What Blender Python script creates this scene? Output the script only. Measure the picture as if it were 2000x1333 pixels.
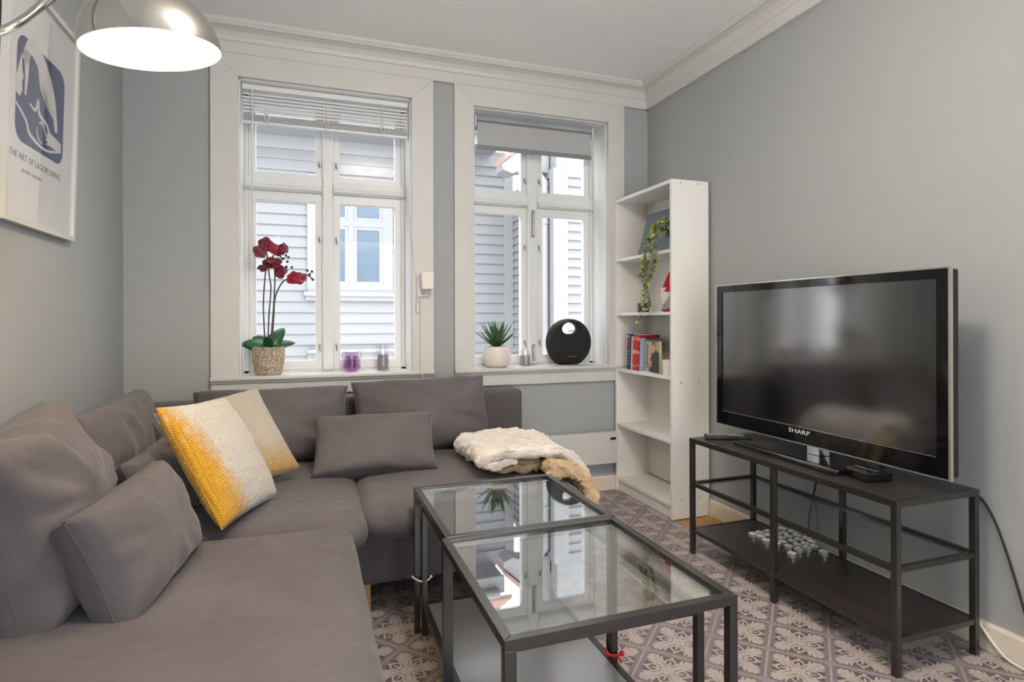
import bpy, bmesh, math, random
from mathutils import Vector, Matrix, noise
for o in list(bpy.data.objects): bpy.data.objects.remove(o)
SC = bpy.context.scene
COL = SC.collection
random.seed(7)
PI = math.pi

# ------------------------------------------------------------------ camera, sky, exposure
cam_d = bpy.data.cameras.new('camera')
cam = bpy.data.objects.new('camera', cam_d); COL.objects.link(cam)
FPX, CYP, YAW, ROLL, EYE = 1131.4, 624.17, .3395, -.0027, 1.0786
cam_d.sensor_fit = 'HORIZONTAL'; cam_d.sensor_width = 36.0
cam_d.lens = FPX / 2000 * 36
cam_d.shift_y = -(666.5 - CYP) / 2000
cam_d.clip_start = .02
cam.matrix_world = Matrix.Translation((0, 0, EYE)) @ Matrix.Rotation(-YAW, 4, 'Z') @ Matrix.Rotation(PI/2, 4, 'X') @ Matrix.Rotation(ROLL, 4, 'Z')
SC.camera = cam
SC.view_settings.view_transform = 'Standard'
SC.view_settings.look = 'None'
SC.view_settings.gamma = 1
SC.view_settings.use_curve_mapping = False
SC.view_settings.exposure = 1.18
world = bpy.data.worlds.new('overcast_sky'); SC.world = world
world.use_nodes = True
bg = world.node_tree.nodes['Background']
bg.inputs['Color'].default_value = (.965, .985, 1.0, 1)
bg.inputs['Strength'].default_value = 2.4

# ------------------------------------------------------------------ materials
def lin(c): c /= 255; return c/12.92 if c <= .04045 else ((c+.055)/1.055)**2.4
def S(r, g, b): return (lin(r), lin(g), lin(b), 1)
MATS = {}
def mat(name, col, rough=.5, metal=0, spec=.5, ior=1.5, noise_amt=0, noise_scale=8, bump=0, bump_scale=60, sheen=0, emit=None, emit_s=0, coat=0, stretch=None):
    m = bpy.data.materials.new(name); m.use_nodes = True; MATS[name] = m
    nt = m.node_tree; p = nt.nodes['Principled BSDF']
    p.inputs['Base Color'].default_value = col
    p.inputs['Roughness'].default_value = rough
    p.inputs['Metallic'].default_value = metal
    p.inputs['Specular IOR Level'].default_value = spec
    p.inputs['IOR'].default_value = ior
    if sheen: p.inputs['Sheen Weight'].default_value = sheen; p.inputs['Sheen Roughness'].default_value = .4
    if coat: p.inputs['Coat Weight'].default_value = coat; p.inputs['Coat Roughness'].default_value = .03
    if emit: p.inputs['Emission Color'].default_value = emit; p.inputs['Emission Strength'].default_value = emit_s
    if noise_amt or bump:
        tc = nt.nodes.new('ShaderNodeTexCoord'); src = tc.outputs['Object']
        if stretch:
            mp = nt.nodes.new('ShaderNodeMapping'); mp.inputs['Scale'].default_value = stretch
            nt.links.new(src, mp.inputs[0]); src = mp.outputs[0]
    if noise_amt:
        n = nt.nodes.new('ShaderNodeTexNoise'); n.inputs['Scale'].default_value = noise_scale; n.inputs['Detail'].default_value = 5
        nt.links.new(src, n.inputs['Vector'])
        r = nt.nodes.new('ShaderNodeMapRange'); r.inputs[1].default_value = .25; r.inputs[2].default_value = .75
        r.inputs[3].default_value = 1-noise_amt; r.inputs[4].default_value = 1+noise_amt
        nt.links.new(n.outputs[0], r.inputs[0])
        v = nt.nodes.new('ShaderNodeVectorMath'); v.operation = 'SCALE'; v.inputs[0].default_value = col[:3]
        nt.links.new(r.outputs[0], v.inputs['Scale']); nt.links.new(v.outputs[0], p.inputs['Base Color'])
    if bump:
        n = nt.nodes.new('ShaderNodeTexNoise'); n.inputs['Scale'].default_value = bump_scale; n.inputs['Detail'].default_value = 4
        nt.links.new(src, n.inputs['Vector'])
        b = nt.nodes.new('ShaderNodeBump'); b.inputs['Strength'].default_value = bump; b.inputs['Distance'].default_value = .004
        nt.links.new(n.outputs[0], b.inputs['Height']); nt.links.new(b.outputs[0], p.inputs['Normal'])
    return m
wall_m = mat('wall_paint', S(162, 165, 167), .75, bump=.05, bump_scale=180, stretch=(1, 1, .05))
white_m = mat('white_paint', S(204, 203, 200), .45, noise_amt=.02)
ceil_m = mat('ceiling_paint', S(240, 241, 240), .6, noise_amt=.01, noise_scale=3)
frame_m = mat('window_paint', S(224, 226, 227), .35, noise_amt=.02)
lam_m = mat('white_laminate', S(232, 230, 226), .4)
sofa_m = mat('sofa_velour', S(95, 90, 93), .9, spec=.15, noise_amt=.2, noise_scale=3.2, bump=.12, bump_scale=500, sheen=.15)
def soft_folds(m):
    nt = m.node_tree; b = [n for n in nt.nodes if n.type == 'BUMP'][0]
    tc = [n for n in nt.nodes if n.type == 'TEX_COORD'][0]
    n = nt.nodes.new('ShaderNodeTexNoise'); n.inputs['Scale'].default_value = 7; n.inputs['Detail'].default_value = 2; n.inputs['Distortion'].default_value = 1.4
    nt.links.new(tc.outputs['Object'], n.inputs['Vector'])
    k = nt.nodes.new('ShaderNodeBump'); k.inputs['Strength'].default_value = .4; k.inputs['Distance'].default_value = .02
    nt.links.new(n.outputs[0], k.inputs['Height']); nt.links.new(k.outputs[0], b.inputs['Normal'])
soft_folds(sofa_m)
steel_m = mat('black_steel', S(40, 37, 34), .27, 0, spec=.6, ior=1.55, noise_amt=.03, noise_scale=20)
board_m = mat('black_brown_board', S(50, 42, 39), .3, noise_amt=.18, noise_scale=9, stretch=(1, .12, 1), spec=.8)
shelfboard_m = mat('black_shelf_board', S(104, 105, 110), .32, spec=1.0, ior=2.2, noise_amt=.05, noise_scale=14)
chrome_m = mat('brushed_chrome', S(190, 187, 182), .18, 1, noise_amt=.04)
chrome2_m = mat('polished_chrome', S(215, 215, 215), .08, 1)
shadein_m = mat('lamp_shade_inside', S(250, 246, 236), .5)
bulb_m = mat('bulb_glow', S(255, 236, 200), .4, emit=(1, .74, .42, 1), emit_s=110)
diff_m = mat('ceiling_lamp_glow', S(255, 245, 225), .4, emit=(1, .89, .74, 1), emit_s=44)
black_m = mat('black_plastic', S(22, 22, 24), .35)
gloss_m = mat('glossy_black', S(12, 13, 15), .08, coat=.3)
screen_m = mat('tv_screen', S(9, 9, 11), .12, spec=1.0, ior=2.0)
silver_m = mat('silver_trim', S(205, 200, 194), .25, .8)
speaker_m = mat('speaker_mesh', S(24, 25, 27), .75, bump=.4, bump_scale=900)
logo_m = mat('grey_print', S(150, 152, 155), .5)
shlogo_m = mat('tv_logo', S(215, 218, 222), .4)
wood_m = mat('pine_floor', S(196, 146, 88), .45, noise_amt=.18, noise_scale=6, stretch=(8, .6, 1))
legwood_m = mat('sofa_leg_wood', S(176, 138, 98), .5, noise_amt=.1)
under_m = mat('dark_underlay', S(60, 42, 30), .8)
base_white_m = mat('baseboard_paint', S(222, 212, 196), .45)
terr_m = mat('white_ceramic', S(228, 220, 212), .35)
soil_m = mat('dark_soil', S(50, 36, 30), .9, bump=.6)
wax_m = mat('grey_wax', S(150, 146, 152), .5)
flame_m = mat('candle_flame', S(255, 220, 140), .5, emit=(1, .72, .32, 1), emit_s=9)
darkleaf_m = mat('orchid_leaf', S(38, 92, 50), .35, noise_amt=.2)
aloe_m = mat('succulent_leaf', S(62, 100, 58), .45, noise_amt=.25, noise_scale=20)
stem_m = mat('orchid_stem', S(84, 74, 62), .6, noise_amt=.2, noise_scale=40)
petal_m = mat('orchid_petal', S(112, 24, 44), .5, noise_amt=.3, noise_scale=30)
petal2_m = mat('orchid_petal_bright', S(158, 28, 58), .5, noise_amt=.25, noise_scale=30)
bud_m = mat('orchid_bud', S(62, 50, 50), .6)
ivy_m = mat('ivy_leaf', S(112, 128, 82), .5, noise_amt=.35, noise_scale=60)
ivy2_m = mat('ivy_leaf_pale', S(186, 192, 170), .5, noise_amt=.3, noise_scale=60)
ivy3_m = mat('ivy_leaf_yellow', S(176, 180, 66), .5, noise_amt=.25, noise_scale=60)
red_m = mat('red_felt', S(178, 22, 46), .9, bump=.3)
canvas_m = mat('grey_blue_canvas', S(98, 110, 118), .6, noise_amt=.05)
paper_m = mat('poster_paper', S(222, 222, 226), .35)
navy_m = mat('navy_print', S(48, 58, 112), .35)
cream_m = mat('cream_print', S(214, 214, 212), .35)
ink_m = mat('grey_ink', S(112, 114, 124), .5)
alu_m = mat('tealight_tin', S(198, 196, 194), .35, .7)
twax_m = mat('tealight_wax', S(232, 230, 228), .5)
cable_w = mat('white_cable', S(222, 214, 204), .5)
cable_b = mat('black_cable', S(26, 26, 28), .5)
red_string = mat('red_string', S(190, 30, 36), .8)
white_string = mat('white_string', S(220, 212, 200), .8)
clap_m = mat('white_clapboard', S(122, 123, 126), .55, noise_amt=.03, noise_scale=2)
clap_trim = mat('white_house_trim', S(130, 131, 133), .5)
hpane_m = mat('neighbour_window_glass', S(74, 92, 108), .12, noise_amt=.12, noise_scale=2, stretch=(1, 1, 5))
roof_m = mat('roof_tile', S(150, 118, 106), .8, noise_amt=.15)
ground_m = mat('street_asphalt', S(120, 120, 120), .9, noise_amt=.1)
roller_m = mat('grey_roller_fabric', S(176, 177, 179), .8)
rolleredge_m = mat('grey_roller_rail', S(128, 130, 136), .5)
slat_m = mat('white_slat', S(228, 229, 232), .4)
knob_m = mat('old_latch_metal', S(150, 150, 150), .4, .7)
throw_m = mat('cream_throw', S(214, 206, 198), .95, noise_amt=.16, noise_scale=28, bump=1.0, bump_scale=70, sheen=.5, stretch=(.45, 1, 1))
throw2_m = mat('tan_throw_underside', S(186, 162, 128), .95, noise_amt=.25, noise_scale=40, bump=1.0, bump_scale=90, sheen=.3)

def glass(name, tint=(1, 1, 1, 1), ior=1.5, extra=0.0, rough=.01):
    m = bpy.data.materials.new(name); m.use_nodes = True; nt = m.node_tree; nt.nodes.clear()
    out = nt.nodes.new('ShaderNodeOutputMaterial'); mix = nt.nodes.new('ShaderNodeMixShader')
    tr = nt.nodes.new('ShaderNodeBsdfTransparent'); tr.inputs[0].default_value = tint
    gl = nt.nodes.new('ShaderNodeBsdfGlossy'); gl.inputs['Roughness'].default_value = rough
    # Schlick reflectance, the same for both faces of the sheet
    f0 = ((ior-1)/(ior+1))**2+extra
    fr = nt.nodes.new('ShaderNodeLayerWeight'); fr.inputs['Blend'].default_value = .5
    pw = nt.nodes.new('ShaderNodeMath'); pw.operation = 'POWER'; pw.inputs[1].default_value = 5; nt.links.new(fr.outputs['Facing'], pw.inputs[0])
    ad = nt.nodes.new('ShaderNodeMath'); ad.operation = 'MULTIPLY_ADD'; ad.use_clamp = True; ad.inputs[1].default_value = 1-f0; ad.inputs[2].default_value = f0
    nt.links.new(pw.outputs[0], ad.inputs[0]); nt.links.new(ad.outputs[0], mix.inputs[0])
    nt.links.new(tr.outputs[0], mix.inputs[1]); nt.links.new(gl.outputs[0], mix.inputs[2]); nt.links.new(mix.outputs[0], out.inputs[0])
    MATS[name] = m; return m
pane_m = glass('window_pane', (.985, .99, .99, 1), 1.3)
tglass_m = glass('table_glass', (.97, .98, .975, 1), 1.52, .30)
sglass_m = glass('shelf_glass', (.95, .97, .965, 1), 1.52, .04)
lglass_m = glass('purple_liner_glass', (.84, .68, .85, 1), 1.45, .04, .2)
cglass_m = glass('candle_glass', (.96, .96, .97, 1), 1.4, .01)
purple_m = glass('purple_glass', (.86, .72, .87, 1), 1.45, .03, .08)
posterglass_m = glass('poster_glass', (1, 1, 1, 1), 1.3)

# floor: printed vinyl with a diagonal lattice of bands and a leaf ornament in each cell
def floor_material():
    m = bpy.data.materials.new('patterned_vinyl'); m.use_nodes = True; nt = m.node_tree; N = nt.nodes; Lk = nt.links
    p = N['Principled BSDF']; p.inputs['Roughness'].default_value = .42; p.inputs['Specular IOR Level'].default_value = .35
    def math_(op, a, b=None, clamp=False):
        n = N.new('ShaderNodeMath'); n.operation = op; n.use_clamp = clamp
        for i, v in ((0, a), (1, b)):
            if v is None: continue
            if isinstance(v, (int, float)): n.inputs[i].default_value = v
            else: Lk.new(v, n.inputs[i])
        return n.outputs[0]
    tc = N.new('ShaderNodeTexCoord'); mp = N.new('ShaderNodeMapping'); mp.vector_type = 'TEXTURE'
    mp.inputs['Location'].default_value = (.290, 1.914, 0); mp.inputs['Rotation'].default_value = (0, 0, math.radians(45-1.5)); mp.inputs['Scale'].default_value = (.1785, .1785, 1)
    Lk.new(tc.outputs['Object'], mp.inputs[0])
    sp = N.new('ShaderNodeSeparateXYZ'); Lk.new(mp.outputs[0], sp.inputs[0])
    ax = math_('ABSOLUTE', math_('SUBTRACT', math_('FRACT', sp.outputs[0]), .5))
    ay = math_('ABSOLUTE', math_('SUBTRACT', math_('FRACT', sp.outputs[1]), .5))
    a = math_('MAXIMUM', ax, ay); b = math_('MINIMUM', ax, ay)
    cb = N.new('ShaderNodeCombineXYZ'); Lk.new(a, cb.inputs[0]); Lk.new(b, cb.inputs[1])
    def ell(cx, cy, rx, ry, ang=0):
        q = N.new('ShaderNodeMapping'); q.vector_type = 'TEXTURE'
        q.inputs['Location'].default_value = (cx, cy, 0); q.inputs['Rotation'].default_value = (0, 0, math.radians(ang)); q.inputs['Scale'].default_value = (rx, ry, 1)
        Lk.new(cb.outputs[0], q.inputs[0])
        l = N.new('ShaderNodeVectorMath'); l.operation = 'LENGTH'; Lk.new(q.outputs[0], l.inputs[0]); return l.outputs['Value']
    def step(v, lo, hi):      # 1 where v<lo
        r = N.new('ShaderNodeMapRange'); r.inputs[1].default_value = lo; r.inputs[2].default_value = hi; r.inputs[3].default_value = 1; r.inputs[4].default_value = 0
        Lk.new(v, r.inputs[0]); return r.outputs[0]
    shapes = [ell(0, 0, .12, .12), ell(.20, .20, .25, .055, 45), ell(.345, .31, .085, .045, 42), ell(.33, .235, .10, .032, 18), ell(.255, .20, .11, .04, 20),
              ell(.34, .17, .075, .022, 12), ell(.25, .125, .075, .025, 38), ell(.385, .27, .03, .022, 0)]
    u = shapes[0]
    for s_ in shapes[1:]: u = math_('MINIMUM', u, s_)
    light = step(u, .9, 1.06)
    ring = math_('MULTIPLY', step(ell(.245, 0, .125, .105), .93, 1.05), math_('SUBTRACT', 1, step(ell(.25, 0, .075, .06), .9, 1.1)))
    dot = step(ell(.385, 0, .028, .03), .9, 1.1); tongue = step(ell(.225, 0, .06, .02), .9, 1.1)
    vein = step(math_('ABSOLUTE', math_('SUBTRACT', a, b)), .004, .012)
    light = math_('MAXIMUM', math_('MAXIMUM', light, ring), math_('MAXIMUM', dot, tongue))
    inner = math_('SUBTRACT', 1, step(ell(.25, .055, .045, .022, 0), .8, 1.1))
    light = math_('MULTIPLY', light, inner)
    light = math_('SUBTRACT', light, math_('MULTIPLY', vein, .18), True)
    band = math_('SUBTRACT', 1, step(a, .405, .418))
    hl = math_('SUBTRACT', 1, step(a, .482, .494))
    cross = math_('SUBTRACT', 1, step(b, .40, .43))
    def mix(f, c1, c2):
        n = N.new('ShaderNodeMix'); n.data_type = 'RGBA'; Lk.new(f, n.inputs[0])
        for i, c in ((6, c1), (7, c2)):
            if isinstance(c, tuple): n.inputs[i].default_value = c
            else: Lk.new(c, n.inputs[i])
        return n.outputs[2]
    c = mix(light, S(104, 94, 96), S(176, 164, 160))
    bandc = mix(math_('MULTIPLY', hl, math_('SUBTRACT', 1, cross)), S(134, 124, 126), S(170, 160, 160))
    bandc = mix(math_('MULTIPLY', cross, .8), bandc, S(150, 140, 142))
    stripe = step(math_('ABSOLUTE', math_('SUBTRACT', a, .442)), .008, .014)
    bandc = mix(math_('MULTIPLY', stripe, .45), bandc, S(112, 102, 104))
    c = mix(band, c, bandc)
    nz = N.new('ShaderNodeTexNoise'); nz.inputs['Scale'].default_value = 60; nz.inputs['Detail'].default_value = 4; Lk.new(tc.outputs['Object'], nz.inputs['Vector'])
    r = N.new('ShaderNodeMapRange'); r.inputs[1].default_value = .3; r.inputs[2].default_value = .7; r.inputs[3].default_value = .93; r.inputs[4].default_value = 1.07
    Lk.new(nz.outputs[0], r.inputs[0])
    v = N.new('ShaderNodeVectorMath'); v.operation = 'SCALE'; Lk.new(c, v.inputs[0]); Lk.new(r.outputs[0], v.inputs['Scale'])
    Lk.new(v.outputs[0], p.inputs['Base Color'])
    return m
floor_m = floor_material()

def knit_material(name, c1, c2, axis_vec, lo, hi, scale=95):
    """knitted cushion cover: stitch relief and a dip-dyed edge fixed to the cushion"""
    m = bpy.data.materials.new(name); m.use_nodes = True; nt = m.node_tree; N = nt.nodes; Lk = nt.links
    p = N['Principled BSDF']; p.inputs['Roughness'].default_value = .95; p.inputs['Specular IOR Level'].default_value = .1
    p.inputs['Sheen Weight'].default_value = .3
    tc = N.new('ShaderNodeTexCoord')
    d = N.new('ShaderNodeVectorMath'); d.operation = 'DOT_PRODUCT'; d.inputs[1].default_value = axis_vec; Lk.new(tc.outputs['Object'], d.inputs[0])
    nz = N.new('ShaderNodeTexNoise'); nz.inputs['Scale'].default_value = 45; Lk.new(tc.outputs['Object'], nz.inputs['Vector'])
    ad = N.new('ShaderNodeMath'); ad.operation = 'MULTIPLY_ADD'; ad.inputs[1].default_value = .09; Lk.new(nz.outputs[0], ad.inputs[0]); Lk.new(d.outputs['Value'], ad.inputs[2])
    r = N.new('ShaderNodeMapRange'); r.inputs[1].default_value = lo; r.inputs[2].default_value = hi; Lk.new(ad.outputs[0], r.inputs[0])
    mx = N.new('ShaderNodeMix'); mx.data_type = 'RGBA'; Lk.new(r.outputs[0], mx.inputs[0]); mx.inputs[6].default_value = c1; mx.inputs[7].default_value = c2
    w1 = N.new('ShaderNodeTexWave'); w1.bands_direction = 'X'; w1.inputs['Scale'].default_value = scale*.42; w1.inputs['Distortion'].default_value = 2.0
    w2 = N.new('ShaderNodeTexWave'); w2.bands_direction = 'Z'; w2.inputs['Scale'].default_value = scale*.42; w2.inputs['Distortion'].default_value = 2.0
    for w in (w1, w2): Lk.new(tc.outputs['Object'], w.inputs['Vector'])
    mu = N.new('ShaderNodeMath'); mu.operation = 'MULTIPLY'; Lk.new(w1.outputs['Fac'], mu.inputs[0]); Lk.new(w2.outputs['Fac'], mu.inputs[1])
    bp = N.new('ShaderNodeBump'); bp.inputs['Strength'].default_value = .8; bp.inputs['Distance'].default_value = .005; Lk.new(mu.outputs[0], bp.inputs['Height'])
    Lk.new(bp.outputs[0], p.inputs['Normal'])
    r2 = N.new('ShaderNodeMapRange'); r2.inputs[3].default_value = .72; r2.inputs[4].default_value = 1.08; Lk.new(mu.outputs[0], r2.inputs[0])
    v = N.new('ShaderNodeVectorMath'); v.operation = 'SCALE'; Lk.new(mx.outputs[2], v.inputs[0]); Lk.new(r2.outputs[0], v.inputs['Scale'])
    Lk.new(v.outputs[0], p.inputs['Base Color'])
    MATS[name] = m; return m
knit1_m = knit_material('ombre_knit', S(224, 166, 48), S(226, 218, 208), (1, 0, .25), -.115, -.045)
knit2_m = knit_material('beige_knit', S(200, 160, 92), S(206, 196, 182), (0, 0, 1), -.14, .0, 110)

def basket_material():
    m = mat('woven_pot', S(170, 158, 140), .7)
    nt = m.node_tree; N = nt.nodes; Lk = nt.links; p = N['Principled BSDF']
    tc = N.new('ShaderNodeTexCoord'); mp = N.new('ShaderNodeMapping'); mp.inputs['Scale'].default_value = (240, 240, 150); Lk.new(tc.outputs['Object'], mp.inputs[0])
    nz = N.new('ShaderNodeTexNoise'); nz.inputs['Scale'].default_value = 1; nz.inputs['Detail'].default_value = 1; Lk.new(mp.outputs[0], nz.inputs['Vector'])
    cr = N.new('ShaderNodeValToRGB'); e = cr.color_ramp.elements
    e[0].position = .36; e[0].color = S(110, 104, 108); e[1].position = .62; e[1].color = S(222, 212, 196)
    x = cr.color_ramp.elements.new(.5); x.color = S(176, 150, 112)
    Lk.new(nz.outputs[0], cr.inputs[0]); Lk.new(cr.outputs[0], p.inputs['Base Color'])
    b = N.new('ShaderNodeBump'); b.inputs['Distance'].default_value = .003; Lk.new(nz.outputs[0], b.inputs['Height']); Lk.new(b.outputs[0], p.inputs['Normal'])
    return m
basket_m = basket_material()

# ------------------------------------------------------------------ geometry helpers
class MB:
    def __init__(s): s.v = []; s.f = []; s.smooth = False
    def add(s, vs, fs):
        k = len(s.v); s.v += [tuple(v) for v in vs]; s.f += [tuple(i+k for i in f) for f in fs]; return s
    def box(s, x0, x1, y0, y1, z0, z1):
        return s.add([(x0,y0,z0),(x1,y0,z0),(x1,y1,z0),(x0,y1,z0),(x0,y0,z1),(x1,y0,z1),(x1,y1,z1),(x0,y1,z1)],
                     [(0,3,2,1),(4,5,6,7),(0,1,5,4),(1,2,6,5),(2,3,7,6),(3,0,4,7)])
    def prism(s, poly, axis, a, b):
        """polygon in the plane across `axis`, extruded from a to b"""
        def P(u, w, t): return {'x': (t,u,w), 'y': (u,t,w), 'z': (u,w,t)}[axis]
        n = len(poly)
        return s.add([P(u,w,a) for u,w in poly]+[P(u,w,b) for u,w in poly],
                     [tuple(range(n-1,-1,-1)), tuple(range(n,2*n))]+[(i,(i+1)%n,(i+1)%n+n,i+n) for i in range(n)])
    def tube(s, pts, r, n=8, caps=True):
        pts = [Vector(p) for p in pts]; rs = r if isinstance(r, (list, tuple)) else [r]*len(pts)
        vs = []; prev = None
        for i, p in enumerate(pts):
            t = (pts[min(i+1, len(pts)-1)]-pts[max(i-1, 0)]).normalized()
            if prev is None:
                a = t.orthogonal().normalized()
            else:
                a = (prev - t*prev.dot(t)); a = a.normalized() if a.length > 1e-6 else t.orthogonal().normalized()
            prev = a; b = t.cross(a)
            for k in range(n):
                an = 2*PI*k/n; vs.append(p+(a*math.cos(an)+b*math.sin(an))*rs[i])
        fs = []
        for i in range(len(pts)-1):
            for k in range(n):
                fs.append((i*n+k, i*n+(k+1)%n, (i+1)*n+(k+1)%n, (i+1)*n+k))
        if caps: fs += [tuple(range(n-1,-1,-1)), tuple((len(pts)-1)*n+k for k in range(n))]
        s.smooth = True
        return s.add(vs, fs)
    def lathe(s, prof, c=(0,0,0), n=32, M=None):
        vs = []
        for r, z in prof:
            for k in range(n):
                an = 2*PI*k/n; v = Vector((r*math.cos(an), r*math.sin(an), z))
                if M is not None: v = M @ v
                vs.append(v+Vector(c))
        fs = []
        for i in range(len(prof)-1):
            for k in range(n):
                fs.append((i*n+k, i*n+(k+1)%n, (i+1)*n+(k+1)%n, (i+1)*n+k))
        if prof[0][0] > 1e-4: pass
        s.smooth = True
        return s.add(vs, fs)
    def disc(s, c, r, n=24, ry=None):
        return s.add([(c[0]+r*math.cos(2*PI*k/n), c[1]+(ry or r)*math.sin(2*PI*k/n), c[2]) for k in range(n)], [tuple(range(n))])
    def sphere(s, c, rx, ry=None, rz=None, n=16):
        ry = ry or rx; rz = rz or rx; vs = []; fs = []; m = n//2
        for i in range(m+1):
            ph = PI*i/m
            for k in range(n):
                th = 2*PI*k/n; vs.append((c[0]+rx*math.sin(ph)*math.cos(th), c[1]+ry*math.sin(ph)*math.sin(th), c[2]+rz*math.cos(ph)))
        for i in range(m):
            for k in range(n): fs.append((i*n+k, (i+1)*n+k, (i+1)*n+(k+1)%n, i*n+(k+1)%n))
        s.smooth = True
        return s.add(vs, fs)
    def mesh(s, name, smooth=None, bevel=0, segs=2, clean=True):
        me = bpy.data.meshes.new(name); me.from_pydata(s.v, [], s.f)
        bm = bmesh.new(); bm.from_mesh(me)
        if clean: bmesh.ops.remove_doubles(bm, verts=bm.verts, dist=1e-6)
        bmesh.ops.recalc_face_normals(bm, faces=bm.faces)
        if bevel: bmesh.ops.bevel(bm, geom=[e for e in bm.edges], offset=bevel, segments=segs, affect='EDGES', profile=.5, clamp_overlap=True)
        bm.to_mesh(me); bm.free()
        if smooth is None: smooth = s.smooth
        if smooth: me.polygons.foreach_set('use_smooth', [True]*len(me.polygons))
        if smooth:
            try: me.set_sharp_from_angle(angle=math.radians(50))
            except Exception: pass
        return me

def tag(o, label=None, cat=None, group=None, kind=None):
    if label: o['label'] = label
    if cat: o['category'] = cat
    if group: o['group'] = group
    if kind: o['kind'] = kind
    return o
def empty(name, loc, label, cat, group=None, kind=None):
    o = bpy.data.objects.new(name, None); COL.objects.link(o); o.location = loc; o.empty_display_size = .05
    return tag(o, label, cat, group, kind)
def link(name, me, m, parent=None, local=False, label=None):
    if m and not me.materials: me.materials.append(m)
    o = bpy.data.objects.new(name, me); COL.objects.link(o)
    if parent is not None:
        o.parent = parent
        if not local and parent.type == 'EMPTY': o.matrix_parent_inverse = Matrix.Translation(-parent.location)
    if label: o['label'] = label
    return o
def ob(name, mb, m, parent=None, local=False, bevel=0, smooth=None, label=None, segs=2):
    return link(name, mb.mesh(name, smooth, bevel, segs), m, parent, local, label)
def bx(name, dims, m, parent=None, local=False, bevel=.0015, label=None):
    return ob(name, MB().box(*dims), m, parent, local, bevel, label=label)
def struct(name, mb, m, bevel=0, label=None):
    return tag(ob(name, mb, m, None, bevel=bevel), label, None, None, 'structure')
def copy_tree(o, parent=None):
    c = o.copy(); COL.objects.link(c)
    if parent is not None: c.parent = parent
    for ch in [x for x in bpy.data.objects if x.parent == o]: copy_tree(ch, c)
    return c
def smooth_path(pts, k=6):
    pts = [Vector(p) for p in pts]; out = []
    for i in range(len(pts)-1):
        p0 = pts[max(i-1, 0)]; p1 = pts[i]; p2 = pts[i+1]; p3 = pts[min(i+2, len(pts)-1)]
        for j in range(k):
            t = j/k
            out.append(.5*((2*p1)+(p2-p0)*t+(2*p0-5*p1+4*p2-p3)*t*t+(3*p1-p0-3*p2+p3)*t**3))
    out.append(pts[-1]); return out
def text(name, s, size, M, m, parent, extrude=.0003, align='CENTER', sx=1):
    cu = bpy.data.curves.new(name, 'FONT'); cu.body = s; cu.size = size; cu.extrude = extrude; cu.align_x = align; cu.align_y = 'CENTER'; cu.resolution_u = 2
    t = bpy.data.objects.new(name, cu); COL.objects.link(t)
    bpy.context.view_layer.update()
    me = bpy.data.meshes.new_from_object(t.evaluated_get(bpy.context.evaluated_depsgraph_get()))
    bpy.data.objects.remove(t); bpy.data.curves.remove(cu)
    me.materials.clear(); me.transform(M @ Matrix.Diagonal((sx, 1, 1, 1))); me.name = name
    return link(name, me, m, parent)

def rbox(x0, x1, y0, y1, z0, z1, r, n=14, crown=0, wob=0, seed=0):
    """upholstered block: rounded edges, crowned top, slight unevenness"""
    hx, hy, hz = (x1-x0)/2, (y1-y0)/2, (z1-z0)/2; c = Vector(((x0+x1)/2, (y0+y1)/2, (z0+z1)/2))
    r = min(r, hx, hy, hz)
    def coords(h):
        e = [h-r+r*math.sin(PI/2*i/5) for i in range(6)]
        inner = [(-h+r)+(2*(h-r))*i/n for i in range(n+1)]
        return [-v for v in reversed(e[1:])]+inner+e[1:]
    X, Y, Z = coords(hx), coords(hy), coords(hz)
    mb = MB(); mb.smooth = True
    def P(q):
        q = Vector(q); cc = Vector((max(-hx+r, min(hx-r, q.x)), max(-hy+r, min(hy-r, q.y)), max(-hz+r, min(hz-r, q.z))))
        d = q-cc
        out = cc+(d.normalized()*r if d.length > 1e-7 else d)
        if crown and out.z > 0:
            out.z += crown*(1-(out.x/hx)**2)*(1-(out.y/hy)**2)*(out.z/hz)
        if crown:
            k = (1-(out.z/hz)**2)
            out.x += .35*crown*k*(out.x/hx); out.y += .35*crown*k*(out.y/hy)
        if wob:
            nn = noise.noise_vector((out+c)*4+Vector((seed, 0, 0)))
            out += nn*wob
        return out+c
    for (A, B, f) in ((X, Y, lambda a, b, s: (a, b, s*hz)), (X, Z, lambda a, b, s: (a, s*hy, b)), (Y, Z, lambda a, b, s: (s*hx, a, b))):
        for sg in (-1, 1):
            vs = [P(f(a, b, sg)) for a in A for b in B]; nb = len(B)
            mb.add(vs, [(i*nb+j, (i+1)*nb+j, (i+1)*nb+j+1, i*nb+j+1) for i in range(len(A)-1) for j in range(nb-1)])
    me_v = mb
    return me_v
def rb(name, dims, r, m, parent=None, **kw):
    mb = rbox(*dims, r, **kw)
    me = bpy.data.meshes.new(name); me.from_pydata(mb.v, [], mb.f)
    bm = bmesh.new(); bm.from_mesh(me); bmesh.ops.remove_doubles(bm, verts=bm.verts, dist=2e-4); bmesh.ops.recalc_face_normals(bm, faces=bm.faces); bm.to_mesh(me); bm.free()
    me.polygons.foreach_set('use_smooth', [True]*len(me.polygons))
    return link(name, me, m, parent)

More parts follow.
